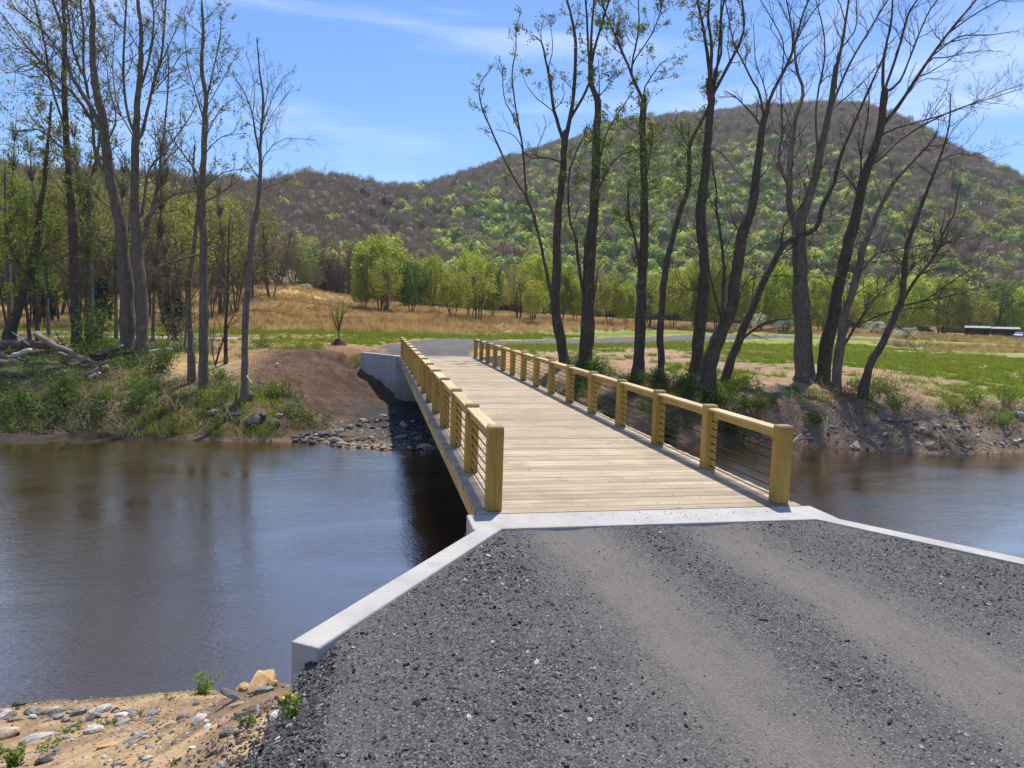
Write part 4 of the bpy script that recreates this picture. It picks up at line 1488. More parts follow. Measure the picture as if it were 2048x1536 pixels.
traced_tree('straight trunk leaning right close against the broadest trunk', 34.5, [
    ([(7, 765, 1052), (7, 800, 800), (7, 842, 600), (7, 890, 350), (7, 950, 100), (5, 897, 1467), (5, 950, 1200), (5, 1005, 1060), (5, 1060, 860), (5, 1088, 620)], 28, 13),
    ([(5, 1088, 620), (5, 1080, 420), (5, 1130, 180), (5, 1145, 0)], 8, 4),
    ([(5, 1095, 600), (5, 1180, 350), (5, 1250, 100), (5, 1310, 0)], 8, 4),
    ([(5, 1120, 800), (5, 1200, 700), (5, 1330, 500), (5, 1440, 340), (5, 1560, 180), (5, 1715, 0)], 11, 4),
    ([(5, 1190, 560), (5, 1290, 320), (5, 1380, 100), (5, 1450, 0)], 6, 3),
    ([(5, 1085, 910), (5, 1180, 870), (5, 1330, 830), (5, 1560, 760), (5, 1700, 700), (5, 2030, 570)], 6, 1.5),
    ([(5, 1040, 1100), (5, 1230, 930), (5, 1500, 780), (5, 1720, 700), (5, 2030, 605)], 7, 1.5),
    ([(5, 930, 1270), (5, 930, 1050), (5, 970, 830), (5, 985, 640), (5, 950, 560)], 6, 1.5),
    ([(5, 900, 1300), (5, 800, 1170), (5, 740, 1110)], 4, 1.5),
    ([(5, 1440, 340), (5, 1600, 250), (5, 1800, 240), (5, 2000, 210)], 4, 1),
    ([(5, 1400, 400), (5, 1520, 390), (5, 1700, 350), (5, 1900, 350)], 4, 1),
    ([(5, 1560, 180), (5, 1700, 100), (5, 1880, 0)], 4, 2),
    ([(5, 1250, 640), (5, 1350, 540), (5, 1540, 550)], 3, 1),
], 19, dens=0.7, lmax=2.2)
traced_tree('thin grey trunk forking low, bending right beyond the broadest trunk', 33, [
    ([(7, 850, 1090), (7, 868, 900), (7, 915, 610), (7, 980, 400), (7, 1030, 190), (7, 1085, 60), (5, 1020, 1500), (5, 1080, 1380), (5, 1160, 1240), (5, 1290, 1090), (5, 1390, 990), (5, 1450, 900)], 19, 3),
    ([(7, 895, 830), (7, 960, 725), (7, 1060, 570), (7, 1150, 460), (7, 1210, 380), (7, 1300, 330)], 9, 1.5),
    ([(7, 1000, 350), (7, 1100, 250), (7, 1250, 210), (7, 1450, 180), (7, 1650, 170)], 5, 1.2),
    ([(7, 1010, 300), (7, 1180, 290), (7, 1330, 320)], 4, 1.2),
    ([(7, 930, 540), (7, 1050, 440), (7, 1170, 420)], 4, 1),
    ([(7, 960, 450), (7, 820, 350), (7, 700, 300)], 4, 1),
    ([(5, 1390, 990), (5, 1350, 910)], 2.5, 1),
], 20, 'bark_grey', dens=1.0, lmax=2.0)
traced_tree('curved trunk leaning far right with long drooping branches at the meadow edge', 32, [
    ([(7, 1025, 1085), (7, 1058, 950), (7, 1130, 830), (7, 1200, 680), (7, 1258, 560), (7, 1280, 480), (7, 1285, 300), (7, 1312, 150), (7, 1365, 10), (5, 1370, 1330), (5, 1440, 1150), (5, 1490, 1010), (5, 1530, 850), (5, 1540, 640)], 17, 2),
    ([(7, 1275, 500), (7, 1340, 420), (7, 1430, 310), (7, 1500, 200), (7, 1530, 90), (7, 1590, 0), (5, 1590, 1300), (5, 1610, 1230)], 9, 2),
    ([(7, 1230, 595), (7, 1100, 640), (7, 1000, 690), (7, 850, 715)], 6, 1.2),
    ([(7, 1255, 575), (7, 1400, 540), (7, 1600, 500), (7, 1720, 460), (7, 1900, 440)], 6, 1),
    ([(7, 1400, 540), (7, 1560, 430), (7, 1700, 340), (7, 1800, 300)], 4, 1),
    ([(7, 1270, 590), (7, 1450, 580), (7, 1560, 620), (7, 1640, 680)], 3, 1),
    ([(7, 1500, 210), (7, 1600, 140), (7, 1730, 120)], 3, 1),
    ([(7, 1290, 280), (7, 1400, 240), (7, 1560, 180)], 3, 1),
    ([(7, 1210, 690), (7, 1300, 740), (7, 1380, 800)], 2.5, 1),
    ([(5, 1490, 1010), (5, 1580, 850), (5, 1700, 750)], 3, 1),
    ([(5, 1440, 1130), (5, 1560, 1050), (5, 1700, 1060), (5, 1830, 1010)], 3, 1),
], 22, dens=1.25, lmax=1.9, up=0.25)

# left bank
traced_tree('slim leafless pale trunk standing alone at the gully, closest tree to the red earth bank', 29.5, [
    ([(2, 1432, 990), (2, 1428, 800), (2, 1440, 500), (2, 1460, 250), (2, 1478, 20), (1, 1490, 1300), (1, 1512, 1170), (1, 1525, 1000), (1, 1520, 870), (1, 1535, 700), (1, 1540, 560), (1, 1520, 430), (1, 1510, 300), (1, 1500, 220)], 15, 1.5),
    ([(1, 1518, 880), (1, 1470, 640), (1, 1400, 490), (1, 1360, 430)], 4, 1),
    ([(1, 1540, 920), (1, 1620, 830), (1, 1700, 810), (1, 1850, 820)], 3, 0.8),
    ([(1, 1530, 800), (1, 1600, 660), (1, 1720, 500)], 3, 0.8),
    ([(1, 1540, 720), (1, 1640, 480), (1, 1720, 410)], 3, 0.8),
    ([(1, 1520, 1110), (1, 1650, 1070), (1, 1750, 1015), (1, 1880, 1030)], 4, 0.8),
    ([(2, 1480, 60), (2, 1620, 100), (2, 1800, 150)], 3, 0.8),
    ([(2, 1470, 250), (2, 1560, 190), (2, 1760, 230)], 3, 0.8),
    ([(2, 1450, 430), (2, 1580, 400), (2, 1680, 360)], 3, 0.8),
    ([(2, 1440, 500), (2, 1560, 500), (2, 1720, 530)], 3, 0.8),
    ([(1, 1520, 870), (1, 1480, 700), (1, 1490, 500), (1, 1440, 310)], 3, 0.8),
    ([(1, 1500, 1230), (1, 1560, 1280), (1, 1680, 1290)], 3, 0.8),
    ([(1, 1540, 600), (1, 1570, 500), (1, 1540, 300)], 2.5, 0.8),
], 31, 'bark_grey', 'twig_grey', dens=1.0, lmax=1.3, t0=0.35)
traced_tree('tall straight grey trunk with a narrow twiggy crown, left of the slim leafless one', 31.5, [
    ([(2, 1190, 955), (2, 1192, 600), (2, 1190, 300), (2, 1188, 20), (1, 1180, 1290), (1, 1190, 1000), (1, 1200, 700), (1, 1205, 580), (1, 1180, 400), (1, 1190, 200), (1, 1180, 30), (1, 1180, 0)], 19, 3),
    ([(1, 1205, 600), (1, 1250, 400), (1, 1290, 200), (1, 1290, 60)], 5, 1.2),
    ([(1, 1190, 700), (1, 1130, 500), (1, 1090, 330), (1, 1080, 100)], 4, 1.2),
    ([(1, 1205, 800), (1, 1290, 640), (1, 1400, 560)], 4, 1),
    ([(1, 1200, 900), (1, 1300, 800), (1, 1440, 780)], 4, 1),
    ([(1, 1190, 1040), (1, 1300, 1010), (1, 1450, 990)], 4, 1),
    ([(1, 1180, 1050), (1, 1050, 870), (1, 960, 740)], 7, 2),
    ([(1, 1170, 1120), (1, 1000, 1150), (1, 880, 1250)], 5, 1.5),
    ([(2, 1180, 170), (2, 1000, 220), (2, 880, 270)], 8, 3),
    ([(2, 1180, 350), (2, 1000, 290), (2, 900, 280)], 4, 1.2),
    ([(2, 1195, 420), (2, 1300, 380), (2, 1420, 440)], 4, 1.2),
    ([(2, 1180, 640), (2, 1080, 610), (2, 960, 640)], 3, 1),
    ([(1, 1200, 1180), (1, 1330, 1110), (1, 1420, 1030)], 5, 1),
    ([(1, 1200, 650), (1, 1330, 420), (1, 1400, 290)], 3, 1),
    ([(2, 1190, 120), (2, 1330, 130), (2, 1440, 100)], 4, 1.2),
], 32, 'bark_grey', 'twig_grey', dens=1.1, lmax=1.7, leaf='leaf_olive', leaf_n=1560, leaf_s=0.09, leaf_lo=9.0, t0=0.2)
traced_tree('twin trunk beside the narrow-crowned tree, short and dark at its foot', 33, [
    ([(2, 1120, 770), (2, 1110, 550), (2, 1110, 300), (2, 1140, 100), (1, 1150, 1300), (1, 1160, 1120), (1, 1130, 1000), (1, 1140, 850)], 12, 3),
    ([(2, 1085, 720), (2, 1095, 600), (2, 1110, 420)], 9, 6),
    ([(1, 1150, 1200), (1, 1060, 1080), (1, 1000, 960)], 4, 1),
], 33, 'bark_grey', 'twig_grey', dens=1.2, lmax=1.6)
traced_tree('massive many-stemmed tree behind the log pile, its thick limbs spreading left', 39, [
    ([(2, 745, 720), (2, 742, 400), (2, 722, 200), (2, 705, 20), (1, 690, 1250), (1, 640, 1000), (1, 600, 700), (1, 560, 500), (1, 540, 300), (1, 545, 100), (1, 530, 0)], 30, 7),
    ([(1, 600, 720), (1, 480, 540), (1, 400, 400), (1, 370, 200), (1, 310, 0)], 11, 5),
    ([(1, 560, 740), (1, 430, 550), (1, 200, 320), (1, 110, 210), (1, 0, 70)], 9, 3),
    ([(1, 650, 1060), (1, 560, 900), (1, 540, 700), (1, 490, 400), (1, 490, 200), (1, 470, 0)], 9, 4),
    ([(1, 500, 470), (1, 430, 300), (1, 400, 100), (1, 390, 0)], 6, 3),
    ([(1, 620, 850), (1, 680, 700), (1, 640, 500), (1, 610, 250)], 5, 1.5),
    ([(1, 200, 320), (1, 100, 280), (1, 0, 290)], 4, 1),
    ([(1, 250, 350), (1, 150, 420), (1, 0, 390)], 4, 1),
    ([(1, 690, 1250), (1, 560, 1140), (1, 480, 990), (1, 330, 870)], 6, 1.5),
    ([(2, 720, 150), (2, 560, 200), (2, 400, 180), (2, 200, 190)], 4, 1),
    ([(1, 430, 560), (1, 280, 560), (1, 100, 540)], 4, 1),
    ([(2, 715, 80), (2, 600, 60), (2, 480, 100)], 4, 1),
], 34, 'bark_grey', 'twig_grey', dens=0.85, lmax=2.5, leaf='leaf_pale', leaf_n=4600, leaf_s=0.11, leaf_lo=7)
traced_tree('thick upright double trunk right of the massive many-stemmed tree', 38.5, [
    ([(2, 832, 705), (2, 830, 400), (2, 805, 200), (2, 795, 20), (1, 790, 1250), (1, 790, 1000), (1, 795, 800), (1, 805, 600), (1, 820, 450), (1, 825, 200), (1, 805, 0)], 24, 6),
    ([(1, 795, 810), (1, 745, 650), (1, 722, 400), (1, 740, 0)], 9, 4),
    ([(1, 830, 780), (1, 850, 700), (1, 900, 480), (1, 950, 300), (1, 970, 0)], 9, 4),
    ([(2, 845, 60), (1, 930, 1060), (1, 940, 900), (1, 960, 780), (1, 985, 480), (1, 980, 250)], 10, 2),
    ([(1, 830, 1250), (1, 870, 1000), (1, 950, 900), (1, 1060, 760), (1, 1150, 620)], 8, 2),
    ([(1, 850, 1290), (1, 990, 1150), (1, 1120, 1110), (1, 1220, 1060)], 8, 2),
    ([(1, 810, 560), (1, 870, 350), (1, 900, 120), (1, 890, 0)], 6, 3),
    ([(1, 880, 560), (1, 990, 430), (1, 1080, 300), (1, 1180, 280)], 4, 1),
    ([(2, 850, 350), (2, 930, 250), (2, 1090, 140)], 10, 3),
    ([(1, 790, 820), (1, 690, 620), (1, 660, 380), (1, 680, 100)], 5, 1.5),
    ([(1, 900, 470), (1, 1000, 240), (1, 1090, 40)], 4, 1.5),
], 35, 'bark_grey', 'twig_grey', dens=0.9, lmax=2.3, leaf='leaf_pale', leaf_n=3400, leaf_s=0.11, leaf_lo=7)
traced_tree('tall dark slender trunk left of the massive tree, its crown filling the upper corner', 41, [
    ([(2, 450, 700), (2, 435, 300), (2, 425, 20), (1, 420, 1290), (1, 400, 1000), (1, 380, 700), (1, 375, 400), (1, 380, 200), (1, 370, 0)], 20, 6),
    ([(1, 378, 740), (1, 300, 500), (1, 260, 250), (1, 200, 0)], 6, 3),
    ([(1, 390, 850), (1, 230, 760), (1, 110, 770), (1, 0, 745)], 5, 1.2),
    ([(1, 375, 500), (1, 200, 380), (1, 60, 430), (1, 0, 400)], 4, 1),
    ([(1, 375, 350), (1, 250, 180), (1, 100, 60), (1, 60, 0)], 5, 2),
    ([(1, 400, 950), (1, 290, 880), (1, 150, 920)], 4, 1),
    ([(2, 430, 150), (2, 300, 220), (2, 150, 130)], 4, 1),
    ([(2, 430, 330), (2, 250, 170), (2, 80, 60)], 4, 1),
], 36, 'bark_dark', 'twig_grey', dens=0.95, lmax=2.4, leaf='leaf_pale', leaf_n=4200, leaf_s=0.11, leaf_lo=6)
traced_tree('short stout trunk just right of the tall dark slender one', 41.5, [
    ([(2, 520, 700), (2, 530, 400), (2, 520, 150), (1, 520, 1290), (1, 525, 1100), (1, 570, 900), (1, 590, 760)], 15, 4),
    ([(1, 520, 1130), (1, 430, 960), (1, 350, 900)], 5, 1.5),
], 37, 'bark_grey', 'twig_grey', dens=1.1, lmax=2.0, leaf='leaf_green', leaf_n=2200, leaf_s=0.13, leaf_lo=2)
traced_tree('thick trunk leaning right at the picture edge above the log pile', 42, [
    ([(2, 55, 630), (2, 100, 500), (2, 145, 380), (2, 185, 240), (2, 215, 80), (1, 230, 1250), (1, 260, 1050), (1, 280, 850), (1, 300, 600)], 20, 4),
    ([(2, 170, 300), (2, 120, 250), (2, 60, 130), (2, 30, 0)], 7, 3),
    ([(2, 185, 220), (2, 260, 130), (2, 300, 20)], 6, 2),
], 38, 'bark_dark', 'twig_grey', dens=1.1, lmax=2.2, leaf='leaf_wood', leaf_n=2600, leaf_s=0.13, leaf_lo=4)
traced_tree('small forked trunk between the leaning trunk and the tall slender one', 42, [
    ([(2, 220, 630), (2, 215, 500), (2, 200, 350), (2, 190, 240)], 8, 4),
    ([(2, 222, 560), (2, 265, 460), (2, 280, 380), (2, 265, 250)], 6, 3),
    ([(2, 190, 250), (2, 240, 100), (1, 250, 1290)], 4, 1.5),
], 39, 'bark_dark', 'twig_grey', dens=1.2, lmax=1.8, leaf='leaf_green', leaf_n=1500, leaf_s=0.13, leaf_lo=3)
traced_tree('thin dark stem beside the leaning trunk above the log pile', 42.5, [
    ([(2, 172, 640), (2, 158, 500), (2, 150, 420), (2, 160, 250), (2, 150, 50), (1, 145, 1200)], 6, 2),
], 40, 'bark_dark', 'twig_grey', dens=1.4, lmax=1.8, leaf='leaf_green', leaf_n=1500, leaf_s=0.13, leaf_lo=3)
traced_tree('mossy straight stem at the very edge of the picture behind the log pile', 44, [
    ([(2, 65, 640), (2, 55, 400), (2, 45, 200), (2, 40, 0), (1, 35, 1200), (1, 30, 1000)], 11, 4),
    ([(2, 48, 250), (2, 100, 100), (2, 110, 0)], 4, 1.5),
], 41, 'bark_grey', 'twig_grey', dens=1.3, lmax=2.2, leaf='leaf_wood', leaf_n=2200, leaf_s=0.13, leaf_lo=4)
traced_tree('spindly stem behind the twin trunk, in front of the orange field', 36, [
    ([(2, 1320, 620), (2, 1330, 450), (2, 1335, 250), (2, 1340, 50), (1, 1345, 1250)], 6, 1.5),
    ([(2, 1260, 820), (2, 1290, 720), (2, 1330, 600), (2, 1400, 470)], 5, 1.5),
    ([(2, 1250, 810), (2, 1245, 700), (2, 1255, 560)], 4, 1.5),
], 42, 'bark_dark', 'twig_grey', dens=1.6, lmax=1.6)


# ------------------------------------------------------------------ kinds of trees that stand further off
def crown_points(rng, n, R, z0, z1, clumps, egg=0.42, spread=0.13):
    """Leaf places gathered in clumps through an egg-shaped crown, denser towards the outside."""
    c = rng.normal(size=(clumps, 3))
    c /= np.linalg.norm(c, axis=1)[:, None]
    c *= (rng.uniform(0.3, 1.0, clumps) ** 0.42)[:, None]
    k = rng.integers(0, clumps, n)
    p = c[k] + rng.normal(0, spread, (n, 3))
    h = np.clip((p[:, 2] + 1) / 2, 0, 1.05)
    prof = np.where(h < egg, np.sqrt(np.clip(1 - ((egg - h) / egg) ** 2 * 0.55, 0, 1)), np.sqrt(np.clip(1 - ((h - egg) / (1.06 - egg)) ** 2, 0.0, 1)))
    rr = np.hypot(p[:, 0], p[:, 1])
    lat = np.sqrt(np.clip(1 - np.clip(p[:, 2], -0.98, 0.98) ** 2, 0.05, 1))
    s = np.minimum(rr / lat, 1.12) / (rr + 1e-6) * prof * R
    o = np.c_[p[:, 0] * s, p[:, 1] * s, z0 + h * (z1 - z0)]
    nr = np.c_[o[:, 0] / R, o[:, 1] / R, (h - 0.35) * 1.7]
    d = p - c[k]                                            # each clump is round in its own right
    nr = nr / (np.linalg.norm(nr, axis=1)[:, None] + 1e-6) + 0.6 * d / spread
    return o, nr / (np.linalg.norm(nr, axis=1)[:, None] + 1e-6)


def field_tree(label, seed, H=11.0, R=3.6, low=0.16, leaf='leaf_spring', n=2600, ls=0.30, stems=4, clumps=70, bark_m='bark_far', egg=0.40, twigs=60, spread=0.12):
    rng = np.random.default_rng(seed)
    root = thing('field_tree', label, 'tree')
    tk, tw = MB(), MB()
    for s in range(stems):
        a = rng.uniform(0, 6.283)
        b = np.array([math.cos(a), math.sin(a), 0]) * rng.uniform(0.05, 0.35) * (stems > 1) * R * 0.4
        d = np.array([math.cos(a) * 0.16, math.sin(a) * 0.16, 1.0])
        p, _ = branch(b - (0, 0, 0.3), d / np.linalg.norm(d), H * rng.uniform(0.7, 0.95), 9, rng, 0.4, 0.06)
        r0 = rng.uniform(0.09, 0.15) * (1.5 if stems == 1 else 1.0) * H / 11
        tk.tube(p, np.linspace(r0, 0.02, 9), 6)
        for _ in range(twigs // stems):
            q = int(rng.integers(2, 8))
            dd = p[q] - p[q - 1]
            b1, _ = branch(p[q], rot_to(dd / np.linalg.norm(dd), rng, rng.uniform(0.4, 0.9)), R * rng.uniform(0.4, 0.95) * (1.1 - q / 10), 5, rng, 0.5, 0.12)
            tw.tube(b1, np.linspace(0.035, 0.012, 5), 3)
            for _ in range(3):
                q2 = int(rng.integers(1, 5))
                dd = b1[q2] - b1[q2 - 1]
                b2, _ = branch(b1[q2], rot_to(dd / np.linalg.norm(dd), rng, 0.6), R * rng.uniform(0.15, 0.4), 3, rng, 0.5, 0.1)
                tw.tube(b2, [0.018, 0.013, 0.009], 3)
    part(tk, 'trunk', MAT[bark_m], root)
    part(tw, 'twigs', MAT['twig_grey'], root)['kind'] = 'stuff'
    if n:
        mb = MB()
        n = int(n * 1.6)
        c, nr = crown_points(rng, n, R, H * low, H, clumps, egg, spread)
        mb.leaves(c, rng.uniform(0.6, 1.3, n) * ls, rng, nrm=nr + rng.normal(0, 0.8, (n, 3)), aspect=0.75)
        part(mb, 'crown', MAT[leaf], root)['kind'] = 'stuff'
    return root


PROTO = {
    'spring': field_tree('', 101, leaf='leaf_spring', n=8000, ls=0.30, clumps=220, spread=0.09),
    'spring_b': field_tree('', 102, R=3.0, leaf='leaf_spring', n=4800, ls=0.30, low=0.20, stems=3, clumps=140, spread=0.10),
    'green': field_tree('', 103, leaf='leaf_green', n=4600, ls=0.30, R=3.2, clumps=150, spread=0.10),
    'yellow': field_tree('', 104, leaf='leaf_yellow', n=3800, ls=0.30, R=3.4, low=0.24),
    'olive': field_tree('', 105, leaf='leaf_yellow', n=1700, ls=0.25, R=3.3, low=0.26, twigs=130, stems=5),
    'bare': field_tree('', 106, leaf='fuzz_brown', n=900, ls=0.16, R=3.2, low=0.3, twigs=190, stems=4),
    'dogwood': field_tree('', 107, H=5.5, R=3.0, leaf='blossom', n=900, ls=0.24, low=0.25, stems=3, clumps=40, twigs=80),
    'pine': field_tree('', 108, H=14, R=2.6, leaf='needle', n=2600, ls=0.42, low=0.12, stems=1, egg=0.12, clumps=90, twigs=40),
    'wood': field_tree('', 109, H=16, R=4.2, leaf='leaf_wood', n=1700, ls=0.27, low=0.10, stems=2, clumps=110, twigs=160),
    'slim': field_tree('', 111, H=18, R=2.4, leaf='leaf_wood', n=420, ls=0.20, low=0.35, stems=1, clumps=80, twigs=170, bark_m='bark_grey'),
    'wood_b': field_tree('', 110, H=16, R=4.0, leaf='leaf_wood', n=1300, ls=0.27, low=0.12, stems=2, clumps=110, twigs=200),
}
PH_ = {'slim': 18.0, 'dogwood': 5.5, 'pine': 14.0, 'wood': 16.0, 'wood_b': 16.0}
PR_ = {'slim': 2.4, 'spring': 3.6, 'spring_b': 3.0, 'green': 3.2, 'yellow': 3.4, 'olive': 3.3, 'bare': 3.2, 'dogwood': 3.0, 'pine': 2.6, 'wood': 4.2, 'wood_b': 4.0}
used_proto = set()
trng = np.random.default_rng(55)


def place_tree(kind, u, vb, vt, wpx, depth, label, group='trees standing in and around the field'):
    """A far tree by where its foot, top and width are seen in the photograph."""
    b = atd(u, vb, depth)
    z = float(gz(b[0], b[1]))
    H = (vb - vt) * depth / F_PX
    R = wpx * 0.5 * depth / F_PX
    sc = (R / PR_[kind], R / PR_[kind], H / PH_.get(kind, 11.0))
    loc, rz = (b[0], b[1], z - 0.1), trng.uniform(0, 6.28)
    if kind in used_proto:
        return copy_tree(PROTO[kind], loc, rz, sc, label, group)
    used_proto.add(kind)
    o = PROTO[kind]
    o.location, o.rotation_euler, o.scale = loc, (0, 0, rz), sc
    o['label'], o['group'] = label, group
    return o


FT = [
    ('spring', 762, 628, 476, 112, 118, 'tallest bright spring-green tree in the field, broad and dome-shaped'),
    ('spring_b', 728, 628, 545, 52, 116, 'low bright green tree at the left foot of the tall dome-shaped one'),
    ('olive', 770, 632, 515, 66, 110, 'thin-leaved olive tree in front of the tall dome-shaped one'),
    ('green', 822, 626, 520, 58, 118, 'round mid-green tree just right of the tall dome-shaped one'),
    ('spring_b', 866, 628, 508, 48, 120, 'narrow pale green tree, second right of the tall dome-shaped one'),
    ('yellow', 904, 640, 540, 60, 104, 'yellow-green round tree with a dark clear trunk in the field row'),
    ('spring', 940, 638, 497, 62, 112, 'pointed bright green tree behind the grey-brown one'),
    ('olive', 958, 645, 512, 74, 102, 'grey-brown sparsely leaved tree in the middle of the field row'),
    ('green', 985, 640, 530, 40, 116, 'small green tree right of the grey-brown one'),
    ('olive', 1036, 642, 525, 70, 108, 'brownish sparse tree left of the forked dark trunk'),
    ('spring', 1066, 642, 505, 66, 114, 'bright green tree seen just left of the forked dark trunk'),
    ('yellow', 1066, 652, 560, 44, 100, 'small yellow-green tree before the forked dark trunk'),
    ('spring', 1122, 640, 520, 64, 120, 'bright green tree between the first two bank trunks'),
    ('spring_b', 1150, 640, 548, 46, 118, 'pale green tree close behind the second bank trunk'),
    ('yellow', 1218, 648, 540, 62, 110, 'yellow-green tree between the second and third bank trunks'),
    ('spring_b', 1250, 648, 560, 44, 112, 'small bright tree just left of the third bank trunk'),
    ('olive', 1300, 652, 545, 60, 108, 'olive thin-crowned tree right of the third bank trunk'),
    ('yellow', 1345, 654, 530, 64, 112, 'yellow-green tree left of the tall splitting trunk'),
    ('spring', 1384, 655, 530, 56, 116, 'bright green tree half hidden by the tall splitting trunk'),
    ('spring', 1432, 664, 520, 62, 112, 'bright many-stemmed green tree right of the tall splitting trunk'),
    ('spring_b', 1470, 656, 530, 56, 120, 'bright green tree behind the rough leaning trunk'),
    ('yellow', 1520, 655, 545, 54, 124, 'yellow-green tree right of the rough leaning trunk'),
    ('spring', 1562, 655, 515, 76, 120, 'large lime-green tree left of the broadest trunk'),
    ('spring', 1640, 655, 540, 70, 130, 'lime-green tree right of the broadest trunk'),
    ('yellow', 1690, 655, 560, 60, 132, 'yellow-green tree behind the straight leaning trunk'),
    ('spring_b', 1745, 657, 545, 66, 140, 'lime-green tree left of the curved leaning trunk'),
    ('spring', 1815, 658, 535, 84, 150, 'broad lime-green tree right of the curved leaning trunk'),
    ('spring', 1885, 660, 540, 84, 160, 'broad bright tree above the pale shed roofs'),
    ('yellow', 1945, 660, 565, 74, 158, 'yellow-green round tree directly behind the sheds'),
    ('green', 2000, 660, 545, 84, 165, 'dense green tree behind the second shed'),
    ('spring', 2050, 662, 560, 74, 160, 'bright green tree cut by the picture edge above the sheds'),
    ('dogwood', 1500, 648, 606, 64, 118, 'white flowering dogwood left of the broadest trunk'),
    ('dogwood', 1570, 655, 618, 60, 116, 'low white flowering dogwood behind the broadest trunk'),
    ('dogwood', 1760, 660, 625, 60, 122, 'white flowering dogwood between the two right-hand leaning trunks'),
    ('dogwood', 1810, 668, 640, 46, 112, 'small white flowering dogwood right of the curved leaning trunk'),
    ('dogwood', 563, 575, 532, 62, 158, 'white flowering dogwood at the top of the orange field'),
    ('dogwood', 612, 578, 560, 34, 162, 'small white flowering dogwood where the orange field meets the wood'),
]
for a in FT:
    place_tree(*a)
# wood behind the left bank: single trees, foot by foot
LW = [('wood', 20, 652, 322, 150, 62), ('wood_b', 75, 650, 330, 140, 66), ('wood', 118, 648, 350, 130, 72), ('wood_b', 165, 646, 345, 130, 70), ('wood', 215, 645, 360, 130, 76), ('bare', 245, 650, 380, 110, 66), ('wood_b', 300, 640, 365, 120, 78),
      ('bare', 330, 645, 400, 110, 68), ('olive', 365, 640, 380, 110, 76), ('wood_b', 395, 632, 372, 120, 86), ('olive', 440, 630, 385, 100, 90), ('bare', 470, 628, 420, 110, 92), ('wood_b', 505, 612, 392, 110, 110), ('bare', 540, 606, 420, 100, 116),
      ('wood', 40, 640, 360, 150, 84), ('wood', 110, 636, 370, 150, 90), ('wood', 180, 632, 375, 150, 95), ('wood_b', 260, 625, 375, 150, 100), ('olive', 340, 620, 380, 130, 105), ('wood', 420, 612, 390, 130, 112), ('slim', 28, 665, 120, 80, 50), ('slim', 98, 664, 150, 76, 52), ('slim', 232, 668, 200, 80, 48), ('slim', 305, 672, 150, 76, 47), ('slim', 352, 668, 240, 70, 50), ('slim', 452, 664, 260, 66, 56), ('slim', 182, 660, 110, 80, 56), ('bare', 60, 650, 400, 90, 62), ('bare', 150, 650, 420, 90, 64), ('bare', 200, 648, 400, 100, 66), ('bare', 285, 648, 410, 100, 64), ('bare', 420, 640, 420, 90, 80), ('pine', 90, 655, 560, 40, 62), ('pine', 345, 640, 560, 46, 70), ('pine', 205, 655, 545, 40, 60)]
WL = {'wood': 'leafy green tree of the wood behind the log pile', 'wood_b': 'yellow-green thin-leaved tree behind the log pile', 'bare': 'leafless brown tree of the wood behind the log pile',
      'olive': 'olive twiggy tree of the wood behind the log pile', 'slim': 'slim pale twiggy trunk among the trees behind the log pile', 'pine': 'small dark evergreen among the trunks behind the log pile'}
ORD = ['first', 'second', 'third', 'fourth', 'fifth', 'sixth', 'seventh', 'eighth', 'ninth', 'tenth', 'eleventh']
cnt = {}
for k, u, vb, vt, w, d in sorted(LW, key=lambda q: q[1]):
    cnt[k] = cnt.get(k, 0) + 1
    place_tree(k, u, vb, vt, w, d, WL[k] + ', ' + ORD[cnt[k] - 1] + ' from the left', 'trees of the wood behind the left bank')
# trees along the foot of the hill, at the far side of the field
erng = np.random.default_rng(91)
EK = {'green': 'mid-green tree in the belt along the foot of the hill', 'olive': 'olive sparse tree in the belt along the foot of the hill', 'bare': 'leafless grey-brown tree in the belt along the foot of the hill',
      'spring': 'bright green tree in the belt along the foot of the hill', 'pine': 'dark evergreen in the belt along the foot of the hill', 'yellow': 'yellow-green tree in the belt along the foot of the hill'}
for u in np.arange(560, 2080, 21):
    k = ['green', 'olive', 'bare', 'spring', 'bare', 'green', 'yellow', 'bare', 'pine', 'spring'][int(erng.integers(10))]
    if u > 1500 and k in ('bare', 'pine') and erng.random() < 0.6:
        k = 'spring'
    if u < 800 and k == 'pine':
        k = 'bare'
    if u < 1080 and k in ('spring', 'yellow', 'green') and erng.random() < 0.75:
        k = 'bare' if erng.random() < 0.7 else 'olive'
    d = np.interp(u, BASE[:, 0], BASE[:, 1]) - erng.uniform(2, 24)
    b = hit(u, 560)
    az = YAW + math.atan((u - 1024) / F_PX)
    x, y = CAM[0] + d * math.sin(az), CAM[1] + d * math.cos(az)
    vb = proj((x, y, float(gz(x, y))))[1]
    if u > 1150 and erng.random() < 0.35:
        continue
    hpx = erng.uniform(5.5, 15.5) * F_PX / d
    place_tree(k, u + erng.uniform(-8, 8), vb, vb - hpx, hpx * erng.uniform(0.5, 0.95), d, EK[k], 'belt of trees along the foot of the hill')

